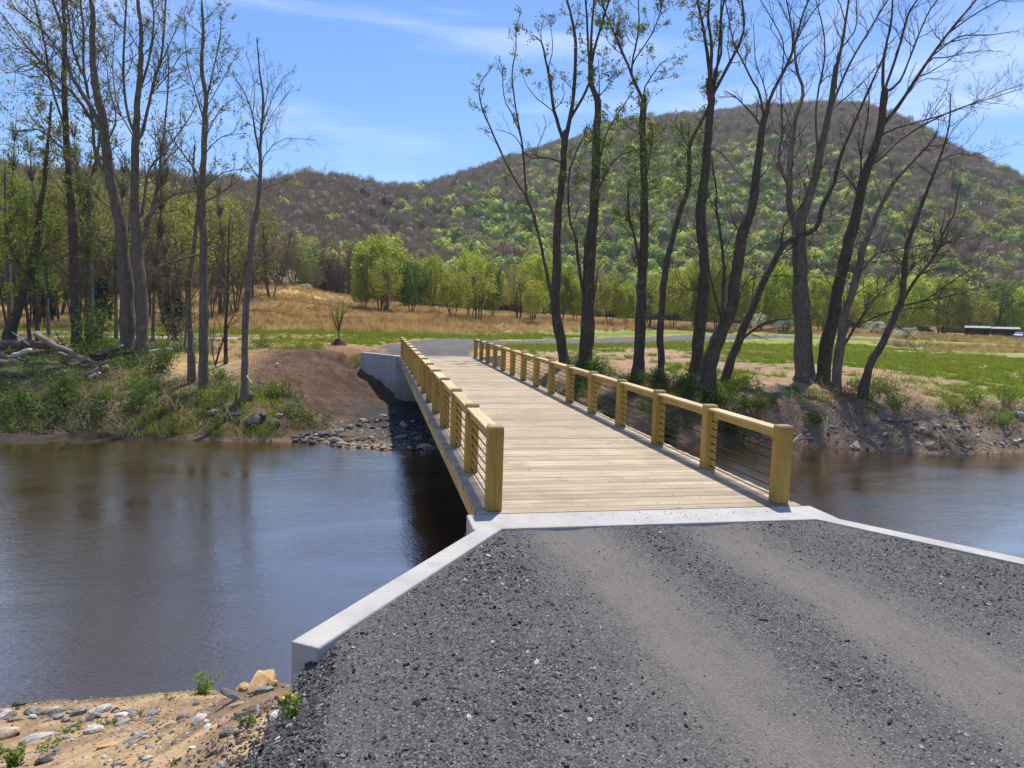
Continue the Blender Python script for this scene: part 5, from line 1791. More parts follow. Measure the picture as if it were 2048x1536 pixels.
# ------------------------------------------------------------------ hillside forest: one mass
def crown_src(name, seed, leaf, n, ls, H=11, R=4.4, low=0.10, wood_m='bark_far', nt=0, core=0.80, fuzz=False):
    rng = np.random.default_rng(seed)
    a, b = MB(), MB()
    c, nr = crown_points(rng, n, R, H * low, H, 34, 0.45, 0.14)
    if fuzz:
        d = c - np.array([0, 0, H * 0.15])
        d = d / np.linalg.norm(d, axis=1)[:, None] + (0, 0, 0.7) + rng.normal(0, 0.35, (n, 3))
        a.sticks(c, d, rng.uniform(0.7, 1.9, n), 0.055, rng)
        a.leaves(c[::3], rng.uniform(0.5, 1.2, len(c[::3])) * 0.34, rng)
    else:
        a.leaves(c, rng.uniform(0.6, 1.3, n) * ls, rng, nrm=nr, aspect=0.8)
    import bmesh
    bm = bmesh.new()                                        # the dense inside of the crown, under the outer leaves
    bmesh.ops.create_icosphere(bm, subdivisions=2, radius=1.0)
    V = np.array([v.co[:] for v in bm.verts])
    F3 = np.array([[v.index for v in f.verts] for f in bm.faces])
    bm.free()
    hh = (V[:, 2] + 1) / 2
    prof = np.where(hh < 0.45, 1.0, np.sqrt(np.clip(1 - ((hh - 0.45) / 0.7) ** 2, 0.1, 1)))
    bump_ = 1 + 0.22 * np.sin(V @ rng.normal(0, 3.2, (3, 5)) + rng.uniform(0, 6, 5)).mean(1) * 2 + rng.normal(0, 0.07, len(V))
    k_ = core * bump_
    if fuzz:
        k_ = k_ * 0.80
    if True:
        a.add(np.c_[V[:, 0] * R * k_ * prof, V[:, 1] * R * k_ * prof, H * (low + 0.06 + hh * (0.90 - low) * np.minimum(bump_, 1.08))], None, F3)
    b.tube(np.array([(0, 0, -1.5), (0.1, 0, H * 0.4), (0, 0.1, H * 0.9)]), [0.28, 0.2, 0.05], 5)
    for _ in range(nt):
        p0 = np.array([0, 0, H * rng.uniform(0.15, 0.6)])
        d = np.array([rng.normal(0, 0.6), rng.normal(0, 0.6), 1.0])
        q, _ = branch(p0, d / np.linalg.norm(d), H * rng.uniform(0.3, 0.55), 4, rng, 0.4, 0.15)
        b.tube(q, np.linspace(0.11, 0.03, 4), 3)
    return source(name, [(a, MAT[leaf]), (b, MAT[wood_m])])


HS = [crown_src('spring_crown', 201, 'leaf_spring', 700, 0.85), crown_src('spring_crown', 202, 'leaf_spring', 600, 0.85, R=3.9),
      crown_src('green_crown', 203, 'leaf_green', 700, 0.85), crown_src('green_crown', 204, 'leaf_green', 600, 0.85, R=4.0),
      crown_src('yellow_crown', 205, 'leaf_yellow', 640, 0.82),
      crown_src('grey_crown', 206, 'fuzz_grey', 1300, 0.6, low=0.12, nt=26, fuzz=True, wood_m='fuzz_grey'), crown_src('grey_crown', 207, 'fuzz_grey', 1100, 0.6, low=0.12, nt=24, fuzz=True, wood_m='fuzz_grey', R=4.8), crown_src('grey_crown', 208, 'fuzz_grey', 900, 0.6, low=0.15, nt=22, R=3.8, fuzz=True, wood_m='fuzz_grey'),
      crown_src('brown_crown', 209, 'fuzz_brown', 1200, 0.6, low=0.1, nt=16, fuzz=True, wood_m='fuzz_brown'), crown_src('brown_crown', 210, 'fuzz_brown', 1000, 0.6, low=0.1, nt=16, R=4.0, fuzz=True, wood_m='fuzz_brown'),
      crown_src('needle_crown', 211, 'needle', 420, 0.7, H=13, R=2.8)]
hrng = np.random.default_rng(404)
NF = 21000
fa = hrng.uniform(-0.72, 0.98, NF)
fr = np.sqrt(hrng.uniform(120 ** 2, 690 ** 2, NF))
fz_, ft = hill_z(fa, fr)
okf = (ft > 0.0) & (fr < np.interp(np.clip(az_u(fa), -900, 2800), RIDGE[:, 0], RIDGE[:, 1]) + 14)
fa, fr, fz_, ft = fa[okf], fr[okf], fz_[okf], ft[okf]
fx, fy = CAM[0] + fr * np.sin(fa), CAM[1] + fr * np.cos(fa)
fu = az_u(fa)
nn = fbm(fx * 0.014, fy * 0.014, 4) * 0.9
n2 = fbm(fx * 0.05 + 7, fy * 0.05, 3)
gp = 0.62 - 0.80 * ft + 0.75 * nn                                    # chance of being in leaf: low slopes first
gp += 0.26 * np.exp(-((fu - 1000) / 260) ** 2) * np.exp(-((ft - 0.5) / 0.3) ** 2)
gp += 0.45 * np.exp(-((fu - 1960) / 140) ** 2) * np.exp(-((ft - 0.82) / 0.16) ** 2)
gp += 0.42 * np.exp(-((fu - 1350) / 170) ** 2) * np.exp(-((ft - 0.45) / 0.18) ** 2)
gp -= 0.30 * np.exp(-((fu - 600) / 170) ** 2)
q = hrng.random(len(fa))
green = q < np.clip(gp, 0.02, 0.95)
yel = np.exp(-((fu - 1960) / 160) ** 2)
w = hrng.random(len(fa))
ig = np.where(w < 0.25 + 0.4 * yel, 4, np.where(w < 0.62, hrng.integers(0, 2, len(fa)), hrng.integers(2, 4, len(fa))))
ib = np.where(w < 0.03, 10, np.where(w < 0.08 + 0.25 * n2, hrng.integers(8, 10, len(fa)), hrng.integers(5, 8, len(fa))))
idx = np.where(green, ig, ib)
s_ = hrng.uniform(0.7, 1.15, len(fa)) * np.where(green, 1.05, 1.0)
sc_ = np.c_[s_, s_, s_ * hrng.uniform(0.85, 1.15, len(fa))]
rt_ = np.c_[hrng.normal(0, 0.05, len(fa)), hrng.normal(0, 0.05, len(fa)), hrng.uniform(0, 6.28, len(fa))]
scatter('hillside_forest', np.c_[fx, fy, fz_ - 0.3], rt_, sc_, idx, HS, 'mixed spring wood covering the hills, green low down and leafless above', 'forest')

# ------------------------------------------------------------------ grasses
def tuft(name, seed, m, n=22, h=0.5, r=0.16, lean=0.35, w=0.012):
    rng = np.random.default_rng(seed)
    mb = MB()
    V, F = [], []
    for k in range(n):
        a = rng.uniform(0, 6.283)
        b = np.array([math.cos(a), math.sin(a), 0]) * r * math.sqrt(rng.random())
        d = np.array([rng.normal(0, lean), rng.normal(0, lean), 1.0])
        L = h * rng.uniform(0.5, 1.15)
        s = np.array([-math.sin(a * 3), math.cos(a * 3), 0]) * w
        mid = b + d * L * 0.55
        tip = b + d * L + np.array([rng.normal(0, 0.18), rng.normal(0, 0.18), -0.06]) * L
        i = len(V)
        V += [b - s, b + s, mid + s * 0.7, mid - s * 0.7, tip]
        F.append((i, i + 1, i + 2, i + 3))
        mb.f3.append(np.array([[i + 3, i + 2, i + 4]]))
    mb.add(np.array(V), F)
    return source(name, [(mb, MAT[m])])


def in_view(x, y, z, pad=60):
    d = np.stack([x, y, z], -1) - CAM
    dz = d @ FW
    u = 1024 + F_PX * (d @ RT) / np.maximum(dz, 0.1)
    v = 768 - F_PX * (d @ UP) / np.maximum(dz, 0.1)
    return (dz > 1) & (u > -pad) & (u < 2048 + pad) & (v > -pad) & (v < 1536 + pad)


def scatter_on(name, n, xr, yr, dens, srcs, scl, label, cat, seed, tilt=0.1, sink=0.02, pick=None):
    rng = np.random.default_rng(seed)
    x, y = rng.uniform(*xr, n), rng.uniform(*yr, n)
    z = gz(x, y)
    p = dens(x, y, z)
    ok = (rng.random(n) < p) & in_view(x, y, z)
    x, y, z = x[ok], y[ok], z[ok]
    k = len(x)
    s = rng.uniform(scl[0], scl[1], k)
    return scatter(name, np.c_[x, y, z - sink], np.c_[rng.normal(0, tilt, k), rng.normal(0, tilt, k), rng.uniform(0, 6.28, k)], np.c_[s, s, s * rng.uniform(0.8, 1.2, k)], rng.integers(0, len(srcs), k) if pick is None else pick(x, y, rng), srcs, label, cat)


DRY = [tuft('dry_tuft', 301, 'grass_dry', 26, 0.75, 0.30, 0.25, 0.016), tuft('dry_tuft', 302, 'grass_dry', 26, 0.62, 0.34, 0.35, 0.016), tuft('pale_tuft', 303, 'grass_pale', 24, 0.6, 0.3, 0.3, 0.016), tuft('brown_tuft', 307, 'grass_brown', 24, 0.8, 0.3, 0.3, 0.016), tuft('brown_tuft', 308, 'grass_brown', 24, 0.5, 0.3, 0.4, 0.016)]


def pick_dry(x, y, rng):
    n = fbm(x * 0.10 + 3, y * 0.22, 4) + rng.normal(0, 0.22, len(x))
    return np.where(n > 0.22, 2, np.where(n < -0.18, rng.integers(3, 5, len(x)), rng.integers(0, 2, len(x))))


GRN = [tuft('green_tuft', 304, 'grass_green', 26, 0.17, 0.16, 0.5, 0.010), tuft('green_tuft', 305, 'grass_green', 26, 0.24, 0.18, 0.5, 0.011), tuft('green_tuft', 306, 'grass_green', 20, 0.34, 0.14, 0.4, 0.011)]


def dens_dry(x, y, z):
    rd = road_dist(x, y)
    n = fbm(x * 0.16, y * 0.16, 3)
    f = sstep(57, 62, y + 0.06 * x) * (x < 6) * sstep(6.5, 9, rd) + sstep(7.0, 10, rd) * (x >= 6) * (y > 0.85 * x + 42)
    f = f + (x > 62) * sstep(7, 11, rd) * (y > 60)
    return np.clip(f, 0, 1) * np.clip(0.75 + n, 0.15, 1) * np.interp(np.hypot(x, y), [50, 90, 160], [1, 0.8, 0.45])


scatter_on('dry_grass', 90000, (-60, 130), (50, 170), dens_dry, DRY, (0.6, 1.25), 'tall dry tan grass covering the field beyond the road', 'grass', 311, pick=pick_dry)


def dens_green(x, y, z):
    n2 = fbm(x * 0.7, y * 0.7 + 3, 4)
    n3 = fbm(x * 2.6 + 9, y * 2.6, 3)
    n1 = fbm(x * 0.16 + 5, y * 0.16, 4)
    rd = road_dist(x, y)
    f = (x > 4) * (z > -1.35) * (y - 0.45 * x < 55) * sstep(-0.05, 0.4, n2 + 0.5 * n3 + 0.3 * n1 + sstep(16, 36, x) * 0.6 - 0.22) * 0.8
    f = np.maximum(f, np.exp(-((rd - 6.0 + 1.5 * n2) / 3.0) ** 2) * (y > 42))
    f = np.maximum(f, np.exp(-((y - (56 - 0.06 * x)) / 3.0) ** 2) * (x < 2))
    f = np.maximum(f, (x < -11) * (z > -2.45) * (y < 46) * sstep(0.1, 0.6, n2 + 0.4 * n3) * 0.6)
    f = np.maximum(f, (x < -7.5) * (x > -13) * (y < 24.5) * (z > -2.5) * 0.9)
    f = np.maximum(f, (x < -3) * (y > 33) * (y < 52) * sstep(0.1, 0.4, n2 + 0.4 * n3) * 0.6)
    return f * (rd > 3.6) * np.interp(np.hypot(x, y), [20, 50, 100], [1, 0.75, 0.5])


scatter_on('green_grass', 110000, (-40, 60), (17, 75), dens_green, GRN, (0.6, 1.3), 'short green grass on the banks, the meadow and along the road', 'grass', 312)

# weeds with small leaves on banks
def weed(name, seed, m, n=90, h=0.5, r=0.4, ls=0.075):
    rng = np.random.default_rng(seed)
    a, b = MB(), MB()
    for k in range(9):
        d = np.array([rng.normal(0, 0.45), rng.normal(0, 0.45), 1.0])
        p, _ = branch(np.array([rng.normal(0, r * 0.25), rng.normal(0, r * 0.25), -0.03]), d / np.linalg.norm(d), h * rng.uniform(0.6, 1.1), 4, rng, 0.1, 0.2)
        b.tube(p, np.linspace(0.006, 0.002, 4), 3)
        c = p[rng.integers(1, 4, n // 9)] + rng.normal(0, 0.07, (n // 9, 3))
        a.leaves(c, rng.uniform(0.6, 1.3, n // 9) * ls, rng, 0.4)
    return source(name, [(a, MAT[m]), (b, MAT['twig_grey'])])


WEED = [weed('weed', 321, 'leaf_bush'), weed('weed', 322, 'leaf_bush', h=0.8), weed('weed', 323, 'leaf_lime', h=0.45), weed('weed', 324, 'leaf_green', h=0.6)]


def dens_weed(x, y, z):
    n2 = fbm(x * 0.5 + 31, y * 0.5, 3)
    f = (x < -9.5) * (y < 36) * (z > -2.5) * sstep(-0.25, 0.25, n2) * 0.9
    f = np.maximum(f, (x > 7) * (x < 20) * (z > -2.2) * (z < -0.3) * (y < 27) * sstep(15.5, 13, x) * sstep(-0.2, 0.2, n2))
    f = np.maximum(f, (x >= 15) * (x < 30) * (z > -1.3) * (y < 22) * sstep(0.0, 0.4, n2) * 0.8)
    f = np.maximum(f, (x > -8.5) * (x < -5.2) * (y > 20) * (y < 25.5) * sstep(-0.05, 0.3, n2) * 0.8)
    f = np.maximum(f, (x > 4) * (x < 9) * (y > 22) * (y < 31) * (z > -2.2) * sstep(-0.2, 0.2, n2) * 0.7)
    return f


scatter_on('bank_weeds', 9000, (-24, 32), (16, 36), dens_weed, WEED, (0.6, 1.3), 'leafy weeds and brambles growing over the far river banks', 'weeds', 325, 0.15)

# dead stems hanging on the shaded banks
STALK = [tuft('dead_stalk', 331, 'grass_pale', 14, 0.8, 0.4, 0.8, 0.008), tuft('dead_stalk', 332, 'twig_grey', 16, 0.9, 0.5, 0.9, 0.008)]


def dens_stalk(x, y, z):
    return ((z < -0.3) & (z > -2.5) & (y > 15) & ((x < -9) | (x > 9))) * 0.55 * sstep(-0.2, 0.3, fbm(x * 0.6, y * 0.6 + 50, 3))


scatter_on('dead_stems', 6000, (-24, 26), (16, 30), dens_stalk, STALK, (0.5, 1.1), 'tangle of dead stems and brush on the far banks', 'brush', 333, 0.3)


# ------------------------------------------------------------------ bushes, each its own
def bush(label, u, v, depth, wpx, hpx, m, seed, n=900, ls=0.09, group='bushes on the far banks', name='bush', twm='twig'):
    rng = np.random.default_rng(seed)
    b = atd(u, v, depth)
    z = float(gz(b[0], b[1]))
    R, H = wpx * 0.5 * depth / F_PX, hpx * depth / F_PX
    root = thing(name, label, 'bush', (b[0], b[1], z - 0.05), group)
    st = MB()
    tips = []
    for k in range(12):
        d = np.array([rng.normal(0, 0.5) * R / H, rng.normal(0, 0.5) * R / H, 1.0])
        p, _ = branch(np.array([rng.normal(0, R * 0.2), rng.normal(0, R * 0.2), -0.05]), d / np.linalg.norm(d), math.hypot(R * 0.5, H) * rng.uniform(0.55, 1.0), 6, rng, 0.1, 0.2)
        st.tube(p, np.linspace(0.016, 0.005, 6), 4)
        tips.append(p[2:])
        for _ in range(3):
            q = int(rng.integers(2, 6))
            dd = p[q] - p[q - 1]
            b2, _ = branch(p[q], rot_to(dd / np.linalg.norm(dd), rng, 0.8), H * 0.3, 3, rng, 0.1, 0.2)
            st.tube(b2, [0.006, 0.005, 0.003], 3)
            tips.append(b2)
    part(st, 'stems', MAT[twm], root)['kind'] = 'stuff'
    T = np.concatenate(tips)
    c = T[rng.integers(0, len(T), n)] + rng.normal(0, 0.13 * max(R, H), (n, 3))
    c[:, 2] = np.abs(c[:, 2]) + 0.02
    mb = MB()
    mb.leaves(c, rng.uniform(0.6, 1.3, n) * ls, rng, 0.3)
    part(mb, 'foliage', MAT[m], root)['kind'] = 'stuff'
    return root


B = [
    ('leafy green shrub at the foot of the second bank trunk', 1193, 745, 38, 44, 34, 'leaf_green', 900, 0.10),
    ('dark green bush in front of the third bank trunk', 1260, 772, 35.5, 74, 34, 'leaf_bush', 1200, 0.10),
    ('dark green bush at the foot of the slender leaning trunk', 1322, 782, 34.5, 72, 40, 'leaf_bush', 1300, 0.10),
    ('low dark bush left of the rough leaning trunk', 1372, 796, 33.2, 70, 40, 'leaf_bush', 1200, 0.10),
    ('dark spreading bush below the rough leaning trunk', 1440, 808, 32.2, 90, 38, 'leaf_bush', 1400, 0.10),
    ('trailing dark bush on the bank lip right of the rough trunk', 1512, 808, 32, 84, 34, 'leaf_bush', 1200, 0.10),
    ('bush hanging over the bank seen through the third railing bay', 1230, 815, 31.5, 80, 44, 'leaf_dark', 1100, 0.10),
    ('bush hanging over the bank seen through the second railing bay', 1330, 835, 30.5, 90, 46, 'leaf_dark', 1200, 0.10),
    ('bush overhanging the shaded bank below the meadow trees', 1470, 840, 31, 100, 44, 'leaf_dark', 1200, 0.10),
    ('small green clump at the edge of the meadow bank', 1620, 828, 31, 64, 24, 'leaf_bush', 700, 0.08),
    ('low green clump under the curved leaning trunk', 1800, 815, 31.4, 90, 26, 'leaf_green', 900, 0.08),
    ('upright leafy weed on the sunny meadow edge', 1948, 805, 32.8, 34, 40, 'leaf_green', 300, 0.09),
    ('tall leafy weed at the right end of the meadow edge', 2012, 800, 33.4, 30, 42, 'leaf_green', 300, 0.09),
    ('lime clump drooping over the bank at the far right of the meadow', 2000, 838, 31.3, 84, 24, 'leaf_lime', 800, 0.07),
    ('bright shrub at the far left of the vegetated bank', 40, 820, 30.2, 110, 56, 'leaf_bush', 1500, 0.10),
    ('bright green bramble mound in the middle of the left bank', 130, 800, 31, 120, 54, 'leaf_green', 1800, 0.10),
    ('dark overhanging bush low on the left bank', 90, 874, 28.7, 140, 56, 'leaf_dark', 1300, 0.10),
    ('dark overhanging bush beside the grassy shore', 190, 868, 28.8, 110, 56, 'leaf_dark', 1100, 0.10),
    ('dark bush overhanging the water at the left picture edge', 10, 876, 28.7, 130, 54, 'leaf_dark', 1300, 0.10),
    ('olive bush on the bank above the grassy shore', 270, 830, 30.2, 100, 44, 'leaf_bush', 1100, 0.10),
    ('evergreen shrub at the foot of the massive many-stemmed tree', 195, 690, 40, 70, 90, 'leaf_bush', 1800, 0.12),
    ('dark mounded shrub over the root ball left of the narrow-crowned tree', 320, 745, 34.5, 90, 66, 'leaf_bush', 1800, 0.10),
    ('dark round evergreen shrub between the trunks of the left bank', 345, 630, 48, 44, 66, 'needle', 1200, 0.14),
    ('green shrub between the narrow-crowned tree and the gully', 440, 770, 32.5, 60, 36, 'leaf_green', 700, 0.09),
    ('yellow-green sprig cluster on the red earth slope', 545, 815, 31, 70, 46, 'leaf_lime', 420, 0.09),
    ('lime weed cluster above the grey boulders', 585, 850, 30, 70, 30, 'leaf_lime', 420, 0.08),
]
for i, (lb, u, v, d, w_, h_, m_, n_, ls_) in enumerate(B):
    bush(lb, u, v, d, w_, h_, m_, 700 + i, n_, ls_)


# ------------------------------------------------------------------ rocks
def rock_mesh(name, seed, m, sub=2, flat=0.6, rough=0.28):
    import bmesh
    rng = np.random.default_rng(seed)
    bm = bmesh.new()
    bmesh.ops.create_icosphere(bm, subdivisions=sub, radius=0.5)
    dirs = rng.normal(size=(7, 3))
    dirs /= np.linalg.norm(dirs, axis=1)[:, None]
    lim = rng.uniform(0.26, 0.46, 7)
    for v in bm.verts:
        c = np.array(v.co)
        for d, l in zip(dirs, lim):                         # broken faces
            e = c @ d - l
            if e > 0:
                c = c - d * e * 0.85
        c = c * (1 + rng.normal(0, rough * 0.16))
        v.co = (c[0], c[1] * 0.8, c[2] * flat)
    me = bpy.data.meshes.new(name)
    bm.to_mesh(me)
    bm.free()
    me.materials.append(MAT[m])
    return me


ROCKS = {m: [rock_mesh('rock', 900 + 10 * i + j, m, 2, 0.45 + 0.12 * j, 0.55 if m == 'clay' else 0.28) for j in range(3)] for i, m in enumerate(('rock_dark', 'rock_grey', 'rock_tan', 'rock_white', 'rock_rust', 'clay'))}
rrng = np.random.default_rng(77)


def stone(label, m, u, v, wpx, hfrac=0.55, group=None, rz=None, name='stone', asp=1.0, sink=0.25):
    P = hit(u, v)
    dep = (P - CAM) @ FW
    s = wpx * dep / F_PX * 1.15
    me = ROCKS[m][int(rrng.integers(3))]
    o = link(name, me, None, None, (P[0], P[1], P[2] + s * hfrac * (0.25 - sink * 0.5)))
    o.scale = (s, s * asp, s * hfrac * 1.5)
    o.rotation_euler = (rrng.normal(0, 0.14), rrng.normal(0, 0.14), rrng.uniform(0, 6.28) if rz is None else rz)
    return tag(o, label, 'stone', group)


# near bank, the ones that can be told apart
for a in [
    ('long smooth grey slate slab lying beside the clay clod', 'rock_grey', 478, 1396, 74, 0.26, -0.2, 0.42),
    ('flat grey slab propped behind the long slate slab', 'rock_grey', 528, 1384, 40, 0.4, 0.3, 0.6),
    ('flat rust-orange stone on the near bank', 'rock_rust', 222, 1490, 58, 0.14, 0.5, 0.45),
    ('pale quartz cobble with a flat face in the middle of the near bank', 'rock_white', 186, 1466, 36, 0.7, 0.2, 0.9),
    ('white angular cobble right of the middle of the near bank', 'rock_white', 398, 1442, 32, 0.6, 0.4, 0.8),
    ('pale rounded cobble next to the edge of the dark gravel', 'rock_white', 550, 1438, 28, 0.7, 1.0, 0.85),
    ('dull grey cobble below the pale one near the gravel edge', 'rock_grey', 456, 1466, 32, 0.5, 0.6, 0.7),
    ('long white slab at the left of the near bank', 'rock_white', 72, 1478, 62, 0.28, 0.35, 0.4),
    ('narrow pale grey slab pointing up the near bank', 'rock_grey', 118, 1482, 38, 0.25, 0.9, 0.35),
    ('broad tan boulder cut by the left picture edge', 'rock_tan', 8, 1474, 56, 0.6, 0.2, 0.8),
    ('tan oval cobble at the waterline by the left edge', 'rock_tan', 95, 1425, 40, 0.5, 0.1, 0.7),
    ('dark brown stone at the waterline by the left edge', 'rock_dark', 38, 1410, 26, 0.5, 0.5, 0.8),
    ('pale pointed stone at the waterline left of the grass tuft', 'rock_white', 202, 1424, 36, 0.6, 0.4, 0.7),
    ('white cobble just right of the waterline stones', 'rock_white', 245, 1434, 26, 0.7, 0.3, 0.8),
    ('purplish stone at the waterline in the left group', 'rock_grey', 158, 1428, 30, 0.6, 0.7, 0.8),
    ('grey flat stone in the middle of the sandy soil', 'rock_grey', 270, 1478, 44, 0.35, 0.5, 0.5),
    ('grey pointed stone above the white angular cobble', 'rock_grey', 364, 1436, 22, 0.7, 0.8, 0.7),
    ('flat pale stone at the bottom of the near bank', 'rock_white', 236, 1528, 24, 0.5, 0.2, 0.8),
    ('small white stone near the bottom of the near bank', 'rock_white', 294, 1518, 18, 0.6, 0.2, 0.8),
    ('dark hollow-shaded stone at the lower left of the near bank', 'rock_dark', 88, 1526, 34, 0.5, 0.2, 0.8),
    ('tan cobble beneath the slate slab', 'rock_tan', 474, 1412, 28, 0.6, 0.4, 0.7),
    ('ochre stone below the dull grey cobble', 'rock_rust', 494, 1474, 26, 0.4, 0.5, 0.6),
]:
    stone(a[0], a[1], a[2], a[3], a[4], a[5], 'stones on the near bank', a[6], 'stone', a[7])
SL = {'rock_grey': 'small grey stone among the pebbles of the near bank', 'rock_tan': 'small tan stone among the pebbles of the near bank', 'rock_white': 'small pale stone among the pebbles of the near bank', 'rock_dark': 'small dark stone among the pebbles of the near bank'}
for k in range(120):
    u = rrng.uniform(0, 560)
    v = rrng.uniform(np.interp(u, [0, 300, 420, 560], [1412, 1418, 1400, 1385]), 1536) if k > 45 else np.interp(u * 0.55, [0, 300, 420, 560], [1414, 1424, 1400, 1385]) + rrng.uniform(0, 26)
    if k <= 45:
        u = u * 0.55
    m_ = ['rock_grey', 'rock_tan', 'rock_white', 'rock_tan', 'rock_grey', 'rock_dark'][int(rrng.integers(6))]
    stone(SL[m_], m_, u, v, rrng.uniform(9, 20) * (1.4 if k <= 45 else 1), rrng.uniform(0.4, 0.7), 'stones on the near bank', None, 'stone', rrng.uniform(0.6, 1))
# far bank boulders and riprap
for lb, m_, u, v, w_ in [('large blue-grey boulder at the gully mouth', 'rock_dark', 508, 845, 44), ('flat grey boulder right of the large blue-grey one', 'rock_grey', 546, 845, 34), ('small pale boulder on top of the gully boulders', 'rock_grey', 558, 834, 18),
                         ('dark boulder behind the large blue-grey one', 'rock_dark', 520, 832, 30), ('grey stone in the gully outflow', 'rock_grey', 428, 826, 24), ('dark stone in the gully outflow', 'rock_dark', 412, 828, 20), ('low dark stone in front of the gully boulders', 'rock_dark', 470, 832, 24),
                         ('pale angular block at the shore under the bridge side', 'rock_tan', 846, 896, 26), ('tan block on the riprap below the abutment', 'rock_tan', 806, 852, 24), ('grey block in the middle of the riprap', 'rock_grey', 802, 876, 24), ('pale block at the left of the riprap', 'rock_grey', 742, 878, 20),
                         ('grey slab at the foot of the riprap', 'rock_grey', 675, 886, 30), ('dark slab beside the grey slab at the foot of the riprap', 'rock_dark', 650, 872, 30), ('large dark block against the bridge side', 'rock_dark', 862, 860, 30),
                         ('pinkish slab at the water edge of the right bank', 'rock_tan', 1712, 893, 26), ('pale yellow slab on the right bank', 'rock_tan', 1916, 881, 30), ('tan slab at the water edge right of the pinkish one', 'rock_tan', 1862, 892, 24), ('pale block at the right end of the far bank', 'rock_white', 2030, 884, 16),
                         ('round brown stone high on the right bank', 'rock_grey', 1780, 842, 20), ('pale flat rock at the right edge of the picture', 'rock_white', 2036, 832, 26)]:
    stone(lb, m_, u, v, w_, 0.6, 'boulders of the far banks', None, 'boulder', 0.8)
for k in range(110):
    u = rrng.uniform(590, 900)
    v = rrng.uniform(np.interp(u, [590, 700, 780, 900], [872, 850, 815, 840]), np.interp(u, [590, 700, 900], [884, 898, 905]))
    m_ = ['rock_dark', 'rock_dark', 'rock_dark', 'rock_grey'][int(rrng.integers(4))]
    stone('dark riprap rock heaped below the far abutment' if m_ == 'rock_dark' else 'grey riprap rock heaped below the far abutment', m_, u, v, rrng.uniform(8, 20), 0.6, 'riprap below the far abutment', None, 'riprap_rock', 0.8)
for k in range(46):
    u = rrng.uniform(640, 880)
    v = np.interp(u, [640, 700, 880], [888, 896, 902]) + rrng.normal(-3, 3)
    stone('pale tan stone in the line along the water under the riprap', 'rock_tan', u, v, rrng.uniform(7, 15), 0.6, 'shore stones under the riprap', None, 'shore_stone', 0.8)
for k in range(90):
    u = rrng.uniform(1600, 2048)
    v = rrng.uniform(np.interp(u, [1600, 1700, 2048], [855, 838, 845]), np.interp(u, [1600, 1800, 2048], [888, 903, 903]))
    m_ = ['rock_grey', 'rock_tan', 'rock_white', 'rock_dark'][int(rrng.integers(4))]
    stone({'rock_grey': 'small grey stone', 'rock_tan': 'small tan stone', 'rock_white': 'small pale stone', 'rock_dark': 'small dark stone'}[m_] + ' strewn on the bare slope of the right far bank', m_, u, v, rrng.uniform(6, 13), 0.6, 'stones strewn on the right far bank', None, 'bank_stone', 0.8)

# clay clod
for lb, u, v, w_ in [('ochre clay clod heaped against the end of the wing wall', 522, 1374, 62), ('smaller ochre clay lump left of the clay clod', 486, 1384, 34), ('ochre clay lump right of the clay clod', 545, 1372, 26)]:
    stone(lb, 'clay', u, v, w_, 0.75, 'clay lumps by the wing wall', None, 'clay_clod', 0.8, 0.1)

# pebbles and gravel: uncountable
PEB = [bpy.data.objects.new('pebble', rock_mesh('pebble', 960 + j, m, 1, 0.6)) for j, m in enumerate(('rock_grey', 'rock_tan', 'rock_white', 'rock_dark', 'clay', 'clay'))]
scatter_on('pebbles', 16000, (-9.2, -3.9), (-6, 1.4), lambda x, y, z: (~in_poly(x, y, POLY_NEAR)) * (z > ZW - 0.05) * np.clip(0.5 + 0.8 * fbm(x * 1.5, y * 1.5, 3), 0.1, 1) * sstep(-2.0, -4.2, x) , PEB, (0.012, 0.05), 'pebbles and grit strewn over the sandy near bank', 'pebbles', 341, 0.4, 0.0)
scatter_on('bank_pebbles', 26000, (-6, 27), (15, 24), lambda x, y, z: ((x > 12) | ((x < 2.5) & (x > -5.5))) * (z < -0.9) * (z > ZW - 0.03) * 0.7, [PEB[0], PEB[1], PEB[2], PEB[3], PEB[3], PEB[0]], (0.03, 0.12), 'small stones and rubble on the far bank slopes', 'pebbles', 342, 0.4, 0.0)
CLOD = [bpy.data.objects.new('clod', rock_mesh('clod', 980 + j, 'mulch' if j == 2 else 'redclod', 1, 0.7, 0.5)) for j in range(3)]
scatter_on('earth_clods', 22000, (-10, -2.2), (21, 36), lambda x, y, z: np.exp(-(((x + 6.0) / 4.0) ** 2 + ((y - 29.0) / 6.5) ** 2) ** 2) * 0.8, CLOD + [PEB[1]], (0.015, 0.06), 'crumbled clods on the red earth slope', 'earth', 344, 0.5, 0.0)
GRV = [bpy.data.objects.new('gravel', rock_mesh('gravel_piece', 970 + j, m, 1, 0.5, 0.5)) for j, m in enumerate(('rock_dark', 'rock_dark', 'rock_dark', 'rock_dark', 'rock_grey', 'rock_dark', 'rock_white'))]
grng = np.random.default_rng(343)
n = 80000
x, y = grng.uniform(-4.4, 6.0, n), -0.72 - 6.2 * grng.random(n) ** 1.1
tm = track_mask(x, y)
p_ = np.clip(1.10 - 0.85 * tm, 0.28, 1) * np.clip(0.7 + 0.9 * fbm(x * 0.9, y * 0.9, 3), 0.15, 1)
ok = in_poly(x + 0.10, y, edge) & (grng.random(n) < p_) & in_view(x, y, road_near(x, y), 20)
dw = np.minimum(np.abs((x - WING_A[0]) * (WING_B[1] - WING_A[1]) - (y - WING_A[1]) * (WING_B[0] - WING_A[0])), np.abs((-x - WING_A[0]) * (WING_B[1] - WING_A[1]) - (y - WING_A[1]) * (WING_B[0] - WING_A[0]))) / np.linalg.norm(WING_B - WING_A)
ok &= (dw > 0.15) | (y < -3.7)
ok &= y < -0.83
